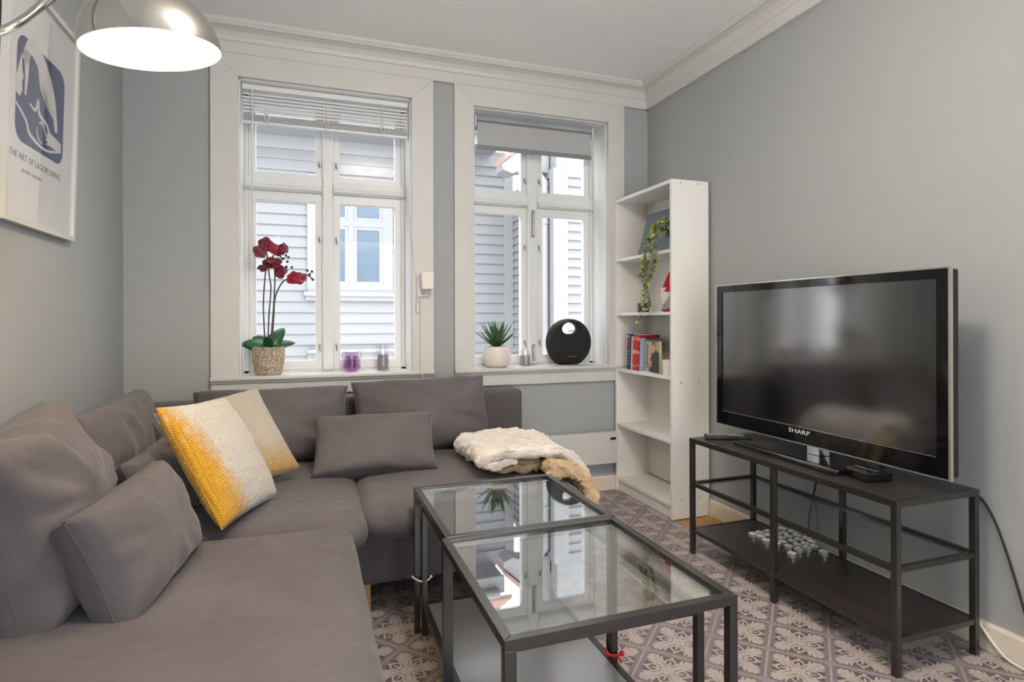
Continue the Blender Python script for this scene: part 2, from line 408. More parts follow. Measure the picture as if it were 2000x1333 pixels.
def pillow_mesh(name, w, h, t, n=36, full=.42, pinch=.05, wr=.006, seed=0, sag=0):
    vs = []; fs = []; idx = {}
    def pt(i, j, side):
        u = -1+2*i/n; v = -1+2*j/n
        u = math.copysign(abs(u)**.85, u); v = math.copysign(abs(v)**.85, v)
        e = max(abs(u), abs(v))
        x = w/2*u*(1-pinch*(1-v*v)*abs(u)**3); z = h/2*v*(1-pinch*(1-u*u)*abs(v)**3)
        pr = (max(0, 1-abs(u)**2.4)*max(0, 1-abs(v)**2.4))**full
        d = t/2*pr
        # creases that run in from the edges
        q = Vector((x*9+seed*3.1, z*9, side*2+seed))
        cr = noise.noise(Vector((math.atan2(v, u)*3.0+seed, seed*1.7, side)))*(e**2)*(1-e**6)*2.2 + noise.noise(q)*.9
        d += wr*cr*pr**.5
        z -= sag*(1-v)*.5*pr*.2
        x += wr*.3*noise.noise(Vector((z*9, seed, 3)))*abs(u); z += wr*.3*noise.noise(Vector((x*9, seed, 8)))*abs(v)
        return (x, side*d, z)
    for side in (-1, 1):
        for i in range(n+1):
            for j in range(n+1):
                edge = i in (0, n) or j in (0, n)
                k = (i, j, 0 if edge else side)
                if k not in idx: idx[k] = len(vs); vs.append(pt(i, j, side) if not edge else tuple((Vector(pt(i, j, 1))+Vector(pt(i, j, -1)))/2))
        for i in range(n):
            for j in range(n):
                q = []
                for a, b in ((i, j), (i+1, j), (i+1, j+1), (i, j+1)):
                    q.append(idx[(a, b, 0 if (a in (0, n) or b in (0, n)) else side)])
                fs.append(tuple(q) if side < 0 else tuple(reversed(q)))
    me = bpy.data.meshes.new(name); me.from_pydata(vs, [], fs)
    me.polygons.foreach_set('use_smooth', [True]*len(me.polygons))
    return me
def pillow(name, TL, TR, BR, BL, t, m, label, cat='cushion', group=None, seam=True, **kw):
    TL, TR, BR, BL = map(Vector, (TL, TR, BR, BL)); c = (TL+TR+BR+BL)/4
    u = ((TR+BR)-(TL+BL))/2; v = ((TL+TR)-(BL+BR))/2; w, h = u.length, v.length
    u = u.normalized(); nrm = u.cross(v).normalized(); vv = nrm.cross(u)     # local x=u, z=v, y=-(u x v)
    M = Matrix((( u.x, -nrm.x, vv.x, c.x), (u.y, -nrm.y, vv.y, c.y), (u.z, -nrm.z, vv.z, c.z), (0, 0, 0, 1)))
    me = pillow_mesh(name, w, h, t, **kw)
    o = link(name, me, m); o.matrix_world = M
    tag(o, label, cat, group)
    if seam:
        n = 40; ps = []
        pinch = kw.get('pinch', .05)
        for a in range(4):
            for k in range(n):
                s_ = -1+2*k/n; uu, v2 = [(s_, -1), (1, s_), (-s_, 1), (-1, -s_)][a]
                ps.append((w/2*uu*(1-pinch*(1-v2*v2)*abs(uu)**3), 0, h/2*v2*(1-pinch*(1-uu*uu)*abs(v2)**3)))
        ps.append(ps[0])
        s = link('seam', MB().tube(ps, .0014, 6, False).mesh('seam', True), BM if m == sofa_m else m, o, True)
    return o

# ------------------------------------------------------------------ the room
WY, WX, LX, CZ = 3.263, 2.091, -.838, 2.58
REAR = -1.5
O1 = (-.328, .552); O2 = (.914, 1.79); OZ = (.772, 2.32); T = .26
w = MB()
w.box(LX, O1[0], WY, WY+T, 0, CZ); w.box(O1[1], O2[0], WY, WY+T, 0, CZ); w.box(O2[1], WX+.15, WY, WY+T, 0, CZ)
for o_ in (O1, O2):
    w.box(o_[0], o_[1], WY, WY+T, 0, OZ[0]); w.box(o_[0], o_[1], WY, WY+T, OZ[1], CZ)
struct('wall_back', w, wall_m, label='grey painted wall with the two windows')
struct('wall_right', MB().box(WX, WX+.15, REAR, WY, 0, CZ), wall_m, label='grey painted wall behind the television')
struct('wall_left', MB().box(LX-.15, LX, REAR, WY+T, 0, CZ), wall_m, label='grey painted wall with the poster')
wr_ = MB().box(LX, .1, REAR-.12, REAR, 0, CZ).box(1.75, WX, REAR-.12, REAR, 0, CZ).box(.1, 1.75, REAR-.12, REAR, 2.2, CZ)  # unseen wall, added with a wide opening to limit daylight from behind
struct('wall_rear', wr_, wall_m, label='unseen grey wall behind the camera with an opening added for daylight')
SEAM = 2.664
ce = tag(bpy.data.objects.new('ceiling', None), 'white boarded ceiling', None, None, 'structure'); COL.objects.link(ce); ce.location = (.6, 1, CZ)
for y0, y1 in ((REAR, SEAM-.0015), (SEAM+.0015, WY+T)):
    bx('panel', (LX-.15, WX+.15, y0, y1, CZ, CZ+.1), ceil_m, ce, bevel=.002)
# vinyl sheet with a cut-out beside the bookcase, pine boards showing underneath
VX, VY0, VY1 = 1.855, 2.28, 3.05
fl = MB(); fl.prism([(LX, REAR), (WX, REAR), (WX, VY0), (VX, VY0), (VX, VY1), (WX, VY1), (WX, WY), (LX, WY)], 'z', -.004, 0)
struct('floor', fl, floor_m, label='patterned grey vinyl floor')
wf = tag(bpy.data.objects.new('wood_floor', None), 'bare orange pine floor boards beside the bookcase', None, None, 'structure'); COL.objects.link(wf); wf.location = (1.97, 2.6, -.03)
bx('underlay', (VX-.2, WX, VY0-.2, VY1+.2, -.06, -.028), under_m, wf)
for x0, x1 in ((1.858, 1.93), (1.934, 2.006), (2.010, 2.088)):
    bx('plank', (x0, x1, VY0+.003, VY1-.003, -.026, -.0045), wood_m, wf, bevel=.002)
struct('floor_slab', MB().box(LX-.15, WX+.15, REAR, WY+T, -.2, -.062), under_m)
# cornice
prof = [(0, 2.434), (.02, 2.434), (.024, 2.438), (.024, 2.492), (.03, 2.496), (.036, 2.515), (.05, 2.535), (.072, 2.547), (.084, 2.549), (.088, 2.556), (.096, 2.566), (.098, CZ), (0, CZ)]
struct('trim_1', MB().prism([(WY-o_, z) for o_, z in prof], 'x', LX, WX), white_m, label='white cornice along the window wall')
struct('trim_2', MB().prism([(WX-o_, z) for o_, z in prof], 'y', REAR, WY), white_m, label='white cornice along the television wall')
struct('trim_3', MB().prism([(LX+o_, z) for o_, z in prof], 'y', REAR, WY), white_m, label='white cornice along the poster wall')
# baseboards
bp = [(0, 0), (.016, 0), (.016, .078), (.010, .088), (0, .088)]
struct('baseboard_back', MB().prism([(WY-o_, z) for o_, z in bp], 'x', LX, WX), base_white_m)
struct('baseboard_right', MB().prism([(WX-o_, z) for o_, z in bp], 'y', REAR, WY-.016), base_white_m)
struct('baseboard_left', MB().prism([(LX+o_, z) for o_, z in bp], 'y', REAR, WY-.016), base_white_m)

def window(n, ox, casing_x, mull, label):
    root = tag(bpy.data.objects.new('window_%d' % n, None), label, None, None, 'structure'); COL.objects.link(root); root.location = ((ox[0]+ox[1])/2, WY, OZ[0])
    z0, z1 = .79, 2.32; fy0, fy1 = 3.445, 3.505
    # casing boards with mitred head
    c0, c1 = casing_x; ct = WY-.026
    ob('casing', MB().prism([(c0, .78), (ox[0], .78), (ox[0], z1), (c0, 2.4335)], 'y', ct, WY), white_m, root, bevel=.002)
    ob('casing', MB().prism([(ox[1], .78), (c1, .78), (c1, 2.4335), (ox[1], z1)], 'y', ct, WY), white_m, root, bevel=.002)
    ob('casing', MB().prism([(c0, 2.4335), (ox[0], z1), (ox[1], z1), (c1, 2.4335)], 'y', ct, WY), white_m, root, bevel=.002)
    # sill with a moulded nose, apron under it
    ob('sill', MB().prism([(fy1, .772), (fy1, .79), (WY-.036, .79), (WY-.044, .784), (WY-.044, .772), (WY-.036, .762), (WY-.03, .757), (WY, .757), (WY, .772)], 'x', c0, c1) if False else
       MB().box(ox[0], ox[1], WY, fy0, .772, .79).prism([(WY, .757), (WY, .79), (WY-.036, .79), (WY-.044, .784), (WY-.044, .774), (WY-.034, .764), (WY-.03, .757)], 'x', c0, c1), white_m, root)
    bx('apron', (c0, c1, WY-.02, WY, .690, .7555), white_m, root)
    # reveal lining
    bx('jamb', (ox[0], ox[0]+.006, WY, fy0, z0, z1), frame_m, root, bevel=0); bx('jamb', (ox[1]-.006, ox[1], WY, fy0, z0, z1), frame_m, root, bevel=0)
    bx('head_lining', (ox[0], ox[1], WY, fy0, z1-.006, z1), frame_m, root, bevel=0)
    # fixed frame
    a, b = ox[0]+.006, ox[1]-.006
    fr = MB(); fr.box(a, a+.022, fy0, fy1, z0, z1-.006).box(b-.022, b, fy0, fy1, z0, z1-.006).box(a, b, fy0, fy1, z1-.03, z1-.006).box(a, b, fy0, fy1, .7725, .800)
    ob('window_frame', fr, frame_m, root, bevel=.0)
    m0, m1 = mull; zt0, zt1 = 1.79, 1.862
    ob('mullion', MB().prism([(m0, fy1), (m0, fy0-.004), (m0+.008, fy0-.016), (m1-.008, fy0-.016), (m1, fy0-.004), (m1, fy1)], 'z', .80, z1-.03), frame_m, root)
    for (x0, x1) in ((a+.001, m0), (m1, b-.001)):
        ob('transom', MB().prism([(fy1, zt0), (fy0-.008, zt0), (fy0-.03, zt0+.012), (fy0-.034, zt0+.024), (fy0-.012, zt0+.034), (fy0-.008, zt1), (fy1, zt1)], 'x', x0, x1), frame_m, root)
    for k, (x0, x1) in enumerate(((a+.023, m0-.001), (m1+.001, b-.023))):
        for (s0, s1, bt, tp) in ((.801, zt0-.001, .05, .048), (zt1+.001, z1-.031, .03, .04)):
            sw = .034 if k == 0 else .034
            y0, y1 = fy0+.006, fy1-.006
            m = MB(); m.box(x0, x0+sw, y0, y1, s0, s1).box(x1-sw, x1, y0, y1, s0, s1).box(x0+sw, x1-sw, y0, y1, s0, s0+bt).box(x0+sw, x1-sw, y0, y1, s1-tp, s1)
            sash = ob('sash', m, frame_m, root)
            bx('pane', (x0+sw, x1-sw, y0+.022, y0+.026, s0+bt, s1-tp), pane_m, sash, bevel=0)
            # latches on the meeting stile
            sx = x1-.014 if k == 0 else x0+.014
            for lz in ((s0+.13, s1-.25) if s0 < 1 else (s0+.10,)):
                l = MB().box(sx-.005, sx+.005, y0-.006, y0, lz-.014, lz+.014); l.tube([(sx, y0-.004, lz), (sx, y0-.016, lz), (sx+.004, y0-.02, lz-.03)], .003, 6)
                ob('latch', l, knob_m, sash)
    return root
win1 = window(1, O1, (-.458, .675), (.079, .141), 'white casement window with the raised slatted blind')
win2 = window(2, O2, (.797, 1.905), (1.318, 1.388), 'white casement window with the grey roller blind')
for z0, z1 in ((1.60, 1.77), (.815, .92)):
    ob('bolt', MB().box(1.343, 1.363, 3.419, 3.428, z0, z1).tube([(1.353, 3.416, z0+.01), (1.353, 3.416, z1-.01)], .005, 6), knob_m, win2)

# ------------------------------------------------------------------ neighbouring houses outside
FY = 8.3
tag(ob('street', MB().box(-14, 18, 3.9, 30, -3.3, -3.2), ground_m), 'grey street between the houses', None, None, 'structure')
h1 = empty('neighbour_house', (0, FY, -3.2), 'white clapboard house facing the room across the alley', 'house', 'houses outside the windows')
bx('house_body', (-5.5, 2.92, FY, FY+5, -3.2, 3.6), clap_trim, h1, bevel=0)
def boards(n, z, step, along, c, a0, a1, sign, parent, m=clap_m):
    """overlapping clapboards: each board's foot stands proud of the one below"""
    poly = [(0, 0), (-.036, 0), (-.036, .010), (-.008, step+.012), (0, step+.012)]
    if along == 'x': me = MB().prism([(y+c, zz) for y, zz in poly], 'x', a0, a1).mesh('clapboard')
    else: me = MB().prism([(c+sign*x, zz) for x, zz in poly], 'y', a0, a1).mesh('clapboard')
    for i in range(n):
        o = link('clapboard', me, m, parent); o.location.z = z+i*step
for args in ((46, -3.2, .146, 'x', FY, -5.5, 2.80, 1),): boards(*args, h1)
bx('corner_board', (2.80, 2.942, FY-.035, FY, -3.2, 3.55), clap_trim, h1)
bx('eave_soffit', (-5.5, 2.6, FY-.55, FY, 3.53, 3.62), clap_trim, h1)
bx('fascia', (-5.5, 2.6, FY-.59, FY-.55, 3.50, 3.74), clap_trim, h1)
ob('gutter', MB().tube([(-5.5, FY-.66, 3.70), (2.5, FY-.66, 3.70)], .06, 10), clap_trim, h1)
bx('frieze_board', (-5.5, 2.8, FY-.045, FY, 3.36, 3.53), clap_trim, h1)
ob('roof', MB().prism([(FY-.62, 3.76), (FY-.62, 3.82), (FY+2.6, 6.2), (FY+5.2, 3.82), (FY+5.2, 3.76), (FY+2.6, 6.1)], 'x', -5.6, 2.7), roof_m, h1)
def house_window(x0, x1, z0, z1, parent, trans=.62):
    y = FY-.03
    f = MB().box(x0-.14, x0, y-.03, y, z0-.10, z1+.12).box(x1, x1+.14, y-.03, y, z0-.10, z1+.12).box(x0, x1, y-.03, y, z1, z1+.12).box(x0, x1, y-.03, y, z0-.10, z0)
    wd = ob('window', f, clap_trim, parent)
    xm = (x0+x1)/2; zt = z0+(z1-z0)*trans
    ob('sill', MB().box(x0-.18, x1+.18, y-.09, y, z0-.16, z0-.10).box(x0-.16, x1+.16, y-.05, y, z0-.22, z0-.16), clap_trim, wd)
    ob('mullion', MB().box(xm-.035, xm+.035, y-.028, y+.0, z0, z1).box(x0, xm-.035, y-.028, y, zt-.04, zt+.04).box(xm+.035, x1, y-.028, y, zt-.04, zt+.04), clap_trim, wd)
    for a, b in ((x0, xm-.035), (xm+.035, x1)):
        for c, d in ((z0, zt-.04), (zt+.04, z1)):
            sf = MB(); t = .045
            sf.box(a, a+t, y-.02, y, c, d).box(b-t, b, y-.02, y, c, d).box(a+t, b-t, y-.02, y, c, c+t).box(a+t, b-t, y-.02, y, d-t, d)
            ob('sash', sf, clap_trim, wd)
            bx('pane', (a+t, b-t, y-.008, y-.001, c+t, d-t), hpane_m, wd, bevel=0)
house_window(.14, .995, 1.56, 2.92, h1)
house_window(-2.2, -1.35, 1.56, 2.92, h1)
house_window(.14, .995, -.75, .50, h1)
ob('window_head', MB().box(.0, 1.16, FY-.16, FY-.03, .635, .68).box(.02, 1.14, FY-.10, FY-.03, .60, .635), clap_trim, h1)
h2 = empty('neighbour_house', (4.5, 6.76, -3.2), 'white clapboard house corner with a downpipe seen through the right window', 'house', 'houses outside the windows')
HX, HY = 2.97, 6.76
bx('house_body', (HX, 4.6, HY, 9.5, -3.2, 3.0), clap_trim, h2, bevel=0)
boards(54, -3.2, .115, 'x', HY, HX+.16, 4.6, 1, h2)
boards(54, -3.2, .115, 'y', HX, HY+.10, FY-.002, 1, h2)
bx('corner_board', (HX-.035, HX+.17, HY-.036, HY+.10, -3.2, 3.0), clap_trim, h2)
ob('downpipe', MB().tube([(HX-.09, HY+.12, -3.2), (HX-.09, HY+.12, 2.85), (HX-.22, HY+.2, 3.05)], .045, 12), clap_trim, h2)
for z in (-.6, .75, 2.3): ob('pipe_clip', MB().tube([(HX-.09, HY+.12, z), (HX-.09, HY+.12, z+.03)], .055, 12), clap_trim, h2)
ob('eave', MB().prism([(2.34, 2.98), (2.33, 3.05), (2.62, 3.32), (3.4, 4.05), (3.4, 3.6), (HX, 3.2), (HX, 2.98), (2.62, 3.0), (2.46, 2.94)], 'y', 6.95, 7.25), clap_trim, h2)
bx('upper_wall', (HX+.02, 4.6, HY, 7.25, 3.0, 3.6), clap_trim, h2)
ob('roof', MB().prism([(2.35, 3.09), (2.35, 3.15), (3.8, 4.5), (3.8, 4.44)], 'y', 6.9, 7.3), roof_m, h2)

# ------------------------------------------------------------------ blinds
vb = empty('venetian_blind', (.11, 3.33, 2.15), 'white slatted blind pulled up unevenly in the orchid window', 'blind')
bx('headrail', (-.318, .542, 3.305, 3.345, 2.285, 2.312), slat_m, vb)
import_z = 2.272
sl = MB().prism([(-.0125, -.004), (-.006, .0005), (0, .002), (.006, .0005), (.0125, -.004), (.0125, -.0048), (0, .0012), (-.0125, -.0048)], 'x', -.315, .539)
slme = sl.mesh('slat', False)
for i in range(6):
    o = link('slat', slme, slat_m, vb); o.matrix_basis = Matrix.Translation((0, 3.325, 2.272-i*.0185)) @ Matrix.Rotation(math.radians(38), 4, 'X')
for i in range(9):
    o = link('slat', slme, slat_m, vb); o.matrix_basis = Matrix.Translation((0, 3.325+random.uniform(-.003, .003), 2.160-i*.0036))
bx('bottom_rail', (-.316, .54, 3.312, 3.338, 2.112, 2.124), slat_m, vb)
for x in (-.20, .10, .40):
    ob('ladder_cord', MB().tube([(x, 3.311, 2.286), (x, 3.311, 2.118)], .0016, 6), cable_w, vb)
    ob('cord_loop', MB().tube(smooth_path([(x-.012, 3.306, 2.15), (x, 3.30, 2.12), (x+.012, 3.306, 2.14), (x, 3.302, 2.165), (x-.012, 3.306, 2.15)]), .003, 6), cable_w, vb)
ob('tilt_wand', MB().tube([(-.268, 3.30, 2.29), (-.272, 3.30, 1.35)], .004, 8), cable_w, vb)
ob('pull_cord', MB().tube(smooth_path([(.545, 3.24, 1.66), (.555, 3.232, 1.50), (.566, 3.228, 1.36), (.578, 3.228, 1.25), (.58, 3.225, 1.17)]), .0018, 6), cable_w, vb)
bx('cord_cleat', (.573, .587, 3.216, 3.226, 1.12, 1.17), cable_w, vb)
rbld = empty('roller_blind', (1.34, 3.36, 2.11), 'light grey fabric roller blind at the top of the window over the loudspeaker', 'blind')
ob('roller_tube', MB().tube([(.962, 3.375, 2.268), (1.735, 3.375, 2.268)], .021, 16), rolleredge_m, rbld)
bx('fabric', (.966, 1.728, 3.352, 3.3535, 2.13, 2.268), roller_m, rbld, bevel=0)
bx('bottom_rail', (.966, 1.728, 3.347, 3.358, 2.105, 2.131), rolleredge_m, rbld)
for x in (.952, 1.737): bx('bracket', (x, x+.008, 3.35, 3.40, 2.245, 2.311), slat_m, rbld)
ob('bead_chain', MB().tube(smooth_path([(1.752, 3.37, 2.26), (1.755, 3.365, 1.9), (1.757, 3.36, 1.45), (1.766, 3.355, 1.33), (1.772, 3.36, 1.45), (1.762, 3.37, 1.9), (1.757, 3.378, 2.26)]), .0022, 6), cable_w, rbld)

# ------------------------------------------------------------------ sofa
SF = empty('corner_sofa', (0, 2.4, 0), 'large dark grey velour corner sofa with a chaise', 'sofa')
BM = mat('sofa_base_fabric', S(92, 86, 88), .9, spec=.1, noise_amt=.1, sheen=.3)
rb('base', (-.70, 1.00, 2.17, 3.04, .10, .30), .03, BM, SF, n=4)
rb('base', (-.70, .02, 1.17, 2.17, .10, .30), .03, BM, SF, n=4)
rb('backrest_frame', (-.79, 1.145, 3.05, 3.20, .08, .69), .035, sofa_m, SF, n=6)
rb('backrest_frame', (-.815, -.69, 1.06, 3.05, .08, .66), .035, sofa_m, SF, n=6)
SZ0, SZ1 = .305, .425
rb('seat_cushion', (-.685, .135, 1.06, 1.955, SZ0, SZ1), .055, sofa_m, SF, crown=.016, wob=.006, seed=1, n=16)
rb('seat_cushion', (-.685, .186, 1.965, 3.045, SZ0, SZ1), .055, sofa_m, SF, crown=.016, wob=.007, seed=2, n=16)
rb('seat_cushion', (.190, 1.02, 2.03, 3.045, SZ0, SZ1), .055, sofa_m, SF, crown=.020, wob=.008, seed=3, n=16)
for x, y in ((.205, 2.215), (.96, 2.215), (.96, 3.0), (-.64, 3.0), (-.64, 1.22), (-.03, 1.22)):
    bx('leg', (x-.014, x+.014, y-.014, y+.014, 0, .104), legwood_m, SF, bevel=.003)

def lean(y0, y1, xb, xt, zb, zt, dy=0):      # cushion against the left backrest: front looks to +x
    return (xt, y0+dy, zt), (xt, y1+dy, zt), (xb, y1, zb), (xb, y0, zb)
BK = dict(full=.27, wr=.020, pinch=.06, n=52)
GB = 'loose back cushions of the sofa'
pillow('back_cushion', (-.655, 1.43, .80), (-.66, 1.86, .885), (-.555, 1.88, .425), (-.545, 1.42, .425), .27, sofa_m, 'big crumpled grey back cushion nearest the camera on the chaise', group=GB, seed=11, full=.25, wr=.024, pinch=.10, n=60)
pillow('back_cushion', *lean(1.96, 2.72, -.575, -.655, .43, .80, 0), .19, sofa_m, 'grey back cushion in the sofa corner below the poster', group=GB, seed=13, **BK)
pillow('back_cushion', (-.50, 2.965, .745), (.185, 2.965, .755), (.190, 2.83, .425), (-.48, 2.83, .425), .25, sofa_m, 'grey back cushion behind the beige knitted pillow', group=GB, seed=17, **BK)
pillow('back_cushion', (.205, 2.965, .76), (.865, 2.965, .785), (.905, 2.83, .425), (.205, 2.83, .425), .25, sofa_m, 'grey back cushion at the right end behind the fur throw', group=GB, seed=19, **BK)
GP = 'small grey lumbar pillows'
pillow('lumbar_pillow', (.024, 2.668, .645), (.541, 2.619, .650), (.530, 2.434, .433), (.005, 2.484, .430), .16, sofa_m, 'grey rectangular pillow lying across the gap between two seats', group=GP, seed=23, full=.28, wr=.014, pinch=.07)
pillow('lumbar_pillow', (-.475, 1.425, .662), (-.416, 1.90, .680), (-.315, 1.90, .425), (-.376, 1.425, .418), .17, sofa_m, 'grey rectangular pillow standing on the chaise in the foreground', group=GP, seed=29, full=.26, wr=.010, pinch=.07)
pillow('lumbar_pillow', (-.51, 1.93, .665), (-.48, 2.34, .665), (-.385, 2.34, .428), (-.405, 1.93, .425), .13, sofa_m, 'grey rectangular pillow tucked behind the yellow knitted pillow', group=GP, seed=31, full=.3, wr=.012)
GK = 'knitted pillows'
pillow('knitted_pillow', (-.428, 1.995, .818), (-.292, 2.38, .790), (-.110, 2.285, .438), (-.241, 1.900, .455), .12, knit1_m, 'knitted pillow fading from mustard yellow to cream', group=GK, seed=37, full=.40, wr=.007, pinch=.04)
pillow('knitted_pillow', (-.535, 2.44, .735), (-.200, 2.645, .795), (-.030, 2.445, .493), (-.362, 2.245, .440), .11, knit2_m, 'beige knitted pillow half hidden behind the yellow one', group=GK, seed=41, full=.40, wr=.006, pinch=.04)

# fur throw folded on the right end of the seat
th = empty('fur_throw', (.9, 2.4, .44), 'cream fluffy throw folded over the right end of the sofa', 'blanket')
def ribbon(name, path, half, y0, y1, m, seed, rough=.008, ny=90, skew=.0):
    path = smooth_path([(a, 0, b) for a, b in path], 12); n = len(path); vs = []; fs = []
    outer = []; inner = []
    for i, p in enumerate(path):
        t = (path[min(i+1, n-1)]-path[max(i-1, 0)]).normalized(); nm = Vector((-t.z, 0, t.x))
        k = half*min(1, (min(i, n-1-i)+.6)/5)**.5
        outer.append(p+nm*k); inner.append(p-nm*k)
    ring = outer+inner[::-1]; R = len(ring)
    for j in range(ny+1):
        f = j/ny; y = y0+(y1-y0)*f; e = min(1, min(f, 1-f)*12+.25)**.5
        for i, p in enumerate(ring):
            c = (outer[min(i, R-1-i)]+inner[min(i, R-1-i)])/2
            q = c+(p-c)*e; q.y = y+skew*(q.x-.9)
            q += noise.noise_vector(q*16+Vector((seed, 0, 0)))*rough*1.2+noise.noise_vector(q*55)*rough*.75+noise.noise_vector(q*130)*rough*.5
            q.z += .010*math.sin(q.y*15+q.x*9+seed)*(1 if q.z > .44 else .3)
            vs.append(q)
    for j in range(ny):
        for i in range(R): fs.append((j*R+i, j*R+(i+1) % R, (j+1)*R+(i+1) % R, (j+1)*R+i))
    fs += [tuple(range(R)), tuple(ny*R+i for i in range(R-1, -1, -1))]
    mb = MB().add(vs, fs); mb.smooth = True
    return ob(name, mb, m, th, smooth=True)
ribbon('lining', [(1.0, .466), (.90, .464), (.76, .466), (.705, .472)], .019, 2.22, 2.585, throw2_m, 3, .009, skew=-.22)
ribbon('fur_top', [(.80, .498), (.70, .488), (.665, .503), (.70, .523), (.80, .530), (.92, .530), (1.0, .518), (1.055, .478), (1.082, .41), (1.092, .34), (1.094, .28)], .024, 2.17, 2.60, throw_m, 5, .010, skew=-.2)
ribbon('front_roll', [(.90, .482), (.98, .478), (1.035, .455), (1.07, .39), (1.085, .30)], .027, 2.115, 2.20, throw2_m, 9, .012, ny=36, skew=-.2)

# ------------------------------------------------------------------ coffee tables
def frame_table(name, x0, x1, y0, y1, H, label, t=.02):
    r = empty(name, ((x0+x1)/2, (y0+y1)/2, 0), label, 'table', 'coffee tables')
    for x in (x0, x1-t):
        for y in (y0, y1-t):
            bx('leg', (x, x+t, y, y+t, 0, H-t), steel_m, r, bevel=.001)
    # mitred top rails with a rebate for the glass
    for poly in ([(x0, y0), (x1, y0), (x1-t, y0+t), (x0+t, y0+t)], [(x0, y1), (x0+t, y1-t), (x1-t, y1-t), (x1, y1)],
                 [(x0, y0), (x0+t, y0+t), (x0+t, y1-t), (x0, y1)], [(x1, y0), (x1, y1), (x1-t, y1-t), (x1-t, y0+t)]):
        ob('rail', MB().prism(poly, 'z', H-t, H), steel_m, r, bevel=.0008, segs=1)
    return r
ZT = .5
tA = frame_table('glass_table', .344, .852, 1.506, 2.000, ZT, 'black framed glass table at the far end by the throw')
bx('glass_top', (.365, .831, 1.527, 1.979, ZT-.014, ZT-.008), tglass_m, tA, bevel=.0005)
tB = frame_table('glass_table', .332, .847, .985, 1.504, ZT, 'black framed glass table nearest the camera')
bx('glass_top', (.353, .826, 1.006, 1.483, ZT-.014, ZT-.008), tglass_m, tB, bevel=.0005)
for r_, x0, x1, y0, y1 in ((tA, .344, .852, 1.506, 2.0), (tB, .332, .847, .985, 1.504)):
    for xx in (x0+.02, x1-.023): bx('glass_ledge', (xx, xx+.003, y0+.02, y1-.02, ZT-.02, ZT-.0145), steel_m, r_, bevel=0)
CX0, CX1, CY0, CY1, CH, CS = .366, .824, 1.064, 1.976, .446, .108
tC = frame_table('nested_table', CX0, CX1, CY0, CY1, CH, 'long low black table with a dark shelf nested under the glass tables', .018)
t = .018
ob('shelf_frame', MB().box(CX0+t, CX1-t, CY0, CY0+t, CS-t, CS).box(CX0+t, CX1-t, CY1-t, CY1, CS-t, CS).box(CX0, CX0+t, CY0+t, CY1-t, CS-t, CS).box(CX1-t, CX1, CY0+t, CY1-t, CS-t, CS), steel_m, tC, bevel=0)
bx('shelf_board', (CX0+t+.001, CX1-t-.001, CY0+t+.001, CY1-t-.001, CS-.013, CS-.001), shelfboard_m, tC, bevel=.001)
st = ob('string_tie', MB().tube(smooth_path([(.338, 1.972, .200), (.350, 1.966, .192), (.368, 1.962, .186), (.386, 1.960, .190), (.396, 1.962, .198)]), .0028, 6).sphere((.336, 1.972, .202), .005, n=8).sphere((.397, 1.962, .199), .005, n=8), white_string)
tag(st, 'white string tied round the far left table legs', 'string')
st = ob('string_tie', MB().tube(smooth_path([(.800, 1.478, .135), (.808, 1.470, .122), (.826, 1.476, .110), (.852, 1.478, .106), (.862, 1.484, .112)]), .004, 6).sphere((.856, 1.476, .110), .008, n=8).tube([(.84, 1.475, .11), (.85, 1.468, .09)], .003, 6), red_string)
tag(st, 'red string tied round a table leg', 'string')

# ------------------------------------------------------------------ television bench and what stands on it
BX0, BX1, BY0, BY1, BH, t = 1.659, 2.026, 1.250, 2.247, .53, .02
tv = empty('tv_bench', ((BX0+BX1)/2, (BY0+BY1)/2, 0), 'black metal television bench with a glass middle shelf', 'tv bench')
YM = 1.745
for x in (BX0, BX1-t):
    for y in (BY0, YM-.01, BY1-t): bx('leg', (x, x+t, y, y+t, 0, BH-t if y != YM-.01 else BH-t), steel_m, tv, bevel=.0012)
ob('top_frame', MB().box(BX0, BX0+t, BY0, BY1, BH-t, BH).box(BX1-t, BX1, BY0, BY1, BH-t, BH).box(BX0+t, BX1-t, BY0, BY0+t, BH-t, BH).box(BX0+t, BX1-t, BY1-t, BY1, BH-t, BH), steel_m, tv, bevel=0)
bx('top_board', (BX0+.0145, BX1-.0145, BY0+.0145, BY1-.0145, BH-.012, BH+.001), board_m, tv, bevel=.001)
for z, nm in ((.330, 'middle_rail'), (.117, 'bottom_rail')):
    for x in (BX0+.002, BX1-t+.002):
        for y0, y1 in ((BY0+t, YM-.01), (YM+.01, BY1-t)): bx(nm, (x, x+.016, y0, y1, z-.018, z), steel_m, tv, bevel=.001)
    for y in (BY0+.002, BY1-t+.002): bx(nm, (BX0+t, BX1-t, y, y+.016, z-.018, z), steel_m, tv, bevel=.001)
bx('glass_shelf', (BX0+.021, BX1-.021, BY0+.021, BY1-.021, .318, .324), sglass_m, tv, bevel=.0005)
bx('bottom_board', (BX0+.0185, BX1-.0185, BY0+.0185, BY1-.0185, .103, .1155), board_m, tv, bevel=.001)

